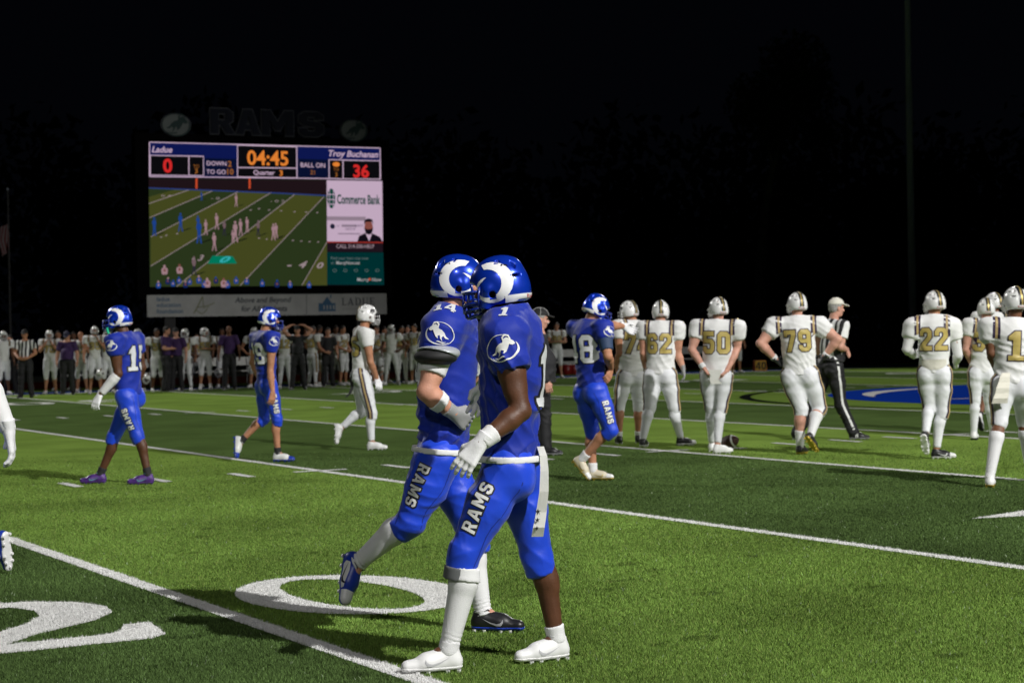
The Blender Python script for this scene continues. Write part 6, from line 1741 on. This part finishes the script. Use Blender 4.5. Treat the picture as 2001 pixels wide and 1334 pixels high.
S_(WPH, 436, 757, 178, 'bareheaded player in white half hidden behind the bald purple coach', skin='brown', seed=216)
S_(WP, 557, 759, 350, 'helmeted player in white seen from behind next to the man with hands on his head', skin='tan', number='12', seed=217, socks=LEGGING)
S_(BK, 583, 761, 178, 'man all in black holding both hands on top of his head', 'head', 'head', skin='light', cap=CAPK, seed=218, stance=1.25)
S_(WPH, 612, 756, 40, 'bareheaded player in white seen from behind with a striped trouser seam', 'front', 'front', skin='tan', number='20', socks=LEGGING, seed=219)
S_(WPH, 624, 753, 70, 'dark haired taller player in white behind the one with the striped seam', 'crossed', 'down', skin='brown', seed=220, k=1.02)
S_(BK, 642, 755, 160, 'man in a dark shirt leaning on a pale pole with a round foot', 'down', 'front', skin='light', seed=221, k=.97)
S_(WPH, 672, 753, 120, 'bareheaded player in white stooping behind the walking white player', 'front', 'front', skin='tan', seed=222, lean=.05)
S_(WPH, 738, 751, 200, 'bareheaded player in white with a dark glove, right of the walking white player', 'front', 'down', skin='light', hair=HAIRB, seed=223, k=.99)
S_(WP, 766, 752, 182, 'helmeted dark skinned player in white with feet planted wide, facing the field', 'hips', 'down', skin='dark', number='6', socks=LEGGING, stance=1.4, seed=224)
S_(WPH, 786, 750, 160, 'bareheaded white player with crossed arms beside the wide standing helmeted player', 'crossed', 'crossed', skin='tan', socks=LEGGING, seed=225, k=.98)
S_(WPH, 812, 750, 210, 'bareheaded white player with a white towel on his hip behind number 14', 'down', 'down', skin='tan', seed=226, k=1.01)
S_(WPH, 1089, 739, 175, 'bareheaded player in white alone by the bench with hands at his chest', 'crossed', 'crossed', skin='light', hair=HAIRB, seed=227, k=1.0)
S_(WP, 1440, 729, 150, 'helmeted player in white far behind the arm of number 50', 'down', 'down', skin='tan', seed=228, k=1.02)

S_(WPH, 146, 763, 172, 'bareheaded player in white half hidden between the heavy coach and the short-haired player', skin='brown', seed=231, k=.98)
S_(WP, 272, 765, 200, 'helmeted player in white just to the rear of the walking player with number 15', 'front', 'down', skin='dark', seed=232)
S_(WPH, 385, 756, 160, 'short bareheaded player in white behind the helmeted player with the white bag', 'front', 'front', skin='tan', seed=233, k=.92)
S_(WP, 499, 757, 185, 'helmeted player in white hidden behind the walking player with number 29', 'down', 'hips', skin='tan', seed=234)
S_(BK, 600, 753, 190, 'dark clothed man in the second row behind the man holding his head', 'down', 'down', skin='brown', seed=235, k=.98)
S_(WPH, 657, 751, 140, 'bareheaded player in white in the second row next to the pole stand', 'down', 'front', skin='brown', seed=236, k=1.01)
S_(WPH, 752, 749, 150, 'bareheaded player in white in the second row beside the wide standing helmeted player', 'down', 'front', skin='tan', seed=237, k=.97)
S_(BK, 798, 749, 175, 'man in dark shirt in the second row between two bareheaded players', 'crossed', 'crossed', skin='light', seed=238, k=.99)

# helmets carried in the hand, a leaning pole, a bag
def loose_helmet(u, v, d, face, label):
    p = at_depth(u, v, d); M3 = head_axes(face, 25, 20)
    r = empty('football_helmet', (p[0], p[1], p[2]), label, 'helmet', 'helmets carried in the hand')
    add_helmet(r, p, p, M3, 'white', False)
for u, v, d, fc, lab in ((196, 729, depth_of(on_plane(190, 769)) - .25, 200, 'white helmet dangling from the hand of the tall player'), (287, 738, depth_of(on_plane(308, 765)) - .15, 170, 'white helmet held low beside the end of the bench'), (427, 727, depth_of(on_plane(436, 757)) - .2, 150, 'white helmet held next to the bald purple coach'), (492, 718, depth_of(on_plane(492, 758)), 180, 'white helmet hanging behind the player with number 29'), (745, 722, depth_of(on_plane(745, 751)) - .2, 180, 'white helmet carried behind the glove of the walking white player')):
    loose_helmet(u, v, d, fc, lab)
g = on_plane(640, 750)
r = empty('pole_stand', (g[0], g[1], 0), 'thin pale pole with a round flat foot standing beside the man in the dark shirt', 'pole stand')
MB().tube([(0, 0, .05), (0, 0, 1.0)], .02).build('pole', GREYS, r); MB().lathe([(.0, .0), (.24, 0), (.24, .04), (.05, .07), (.0, .07)], 16).build('foot', mat('stand_pale', (.35, .35, .3), .7), r)
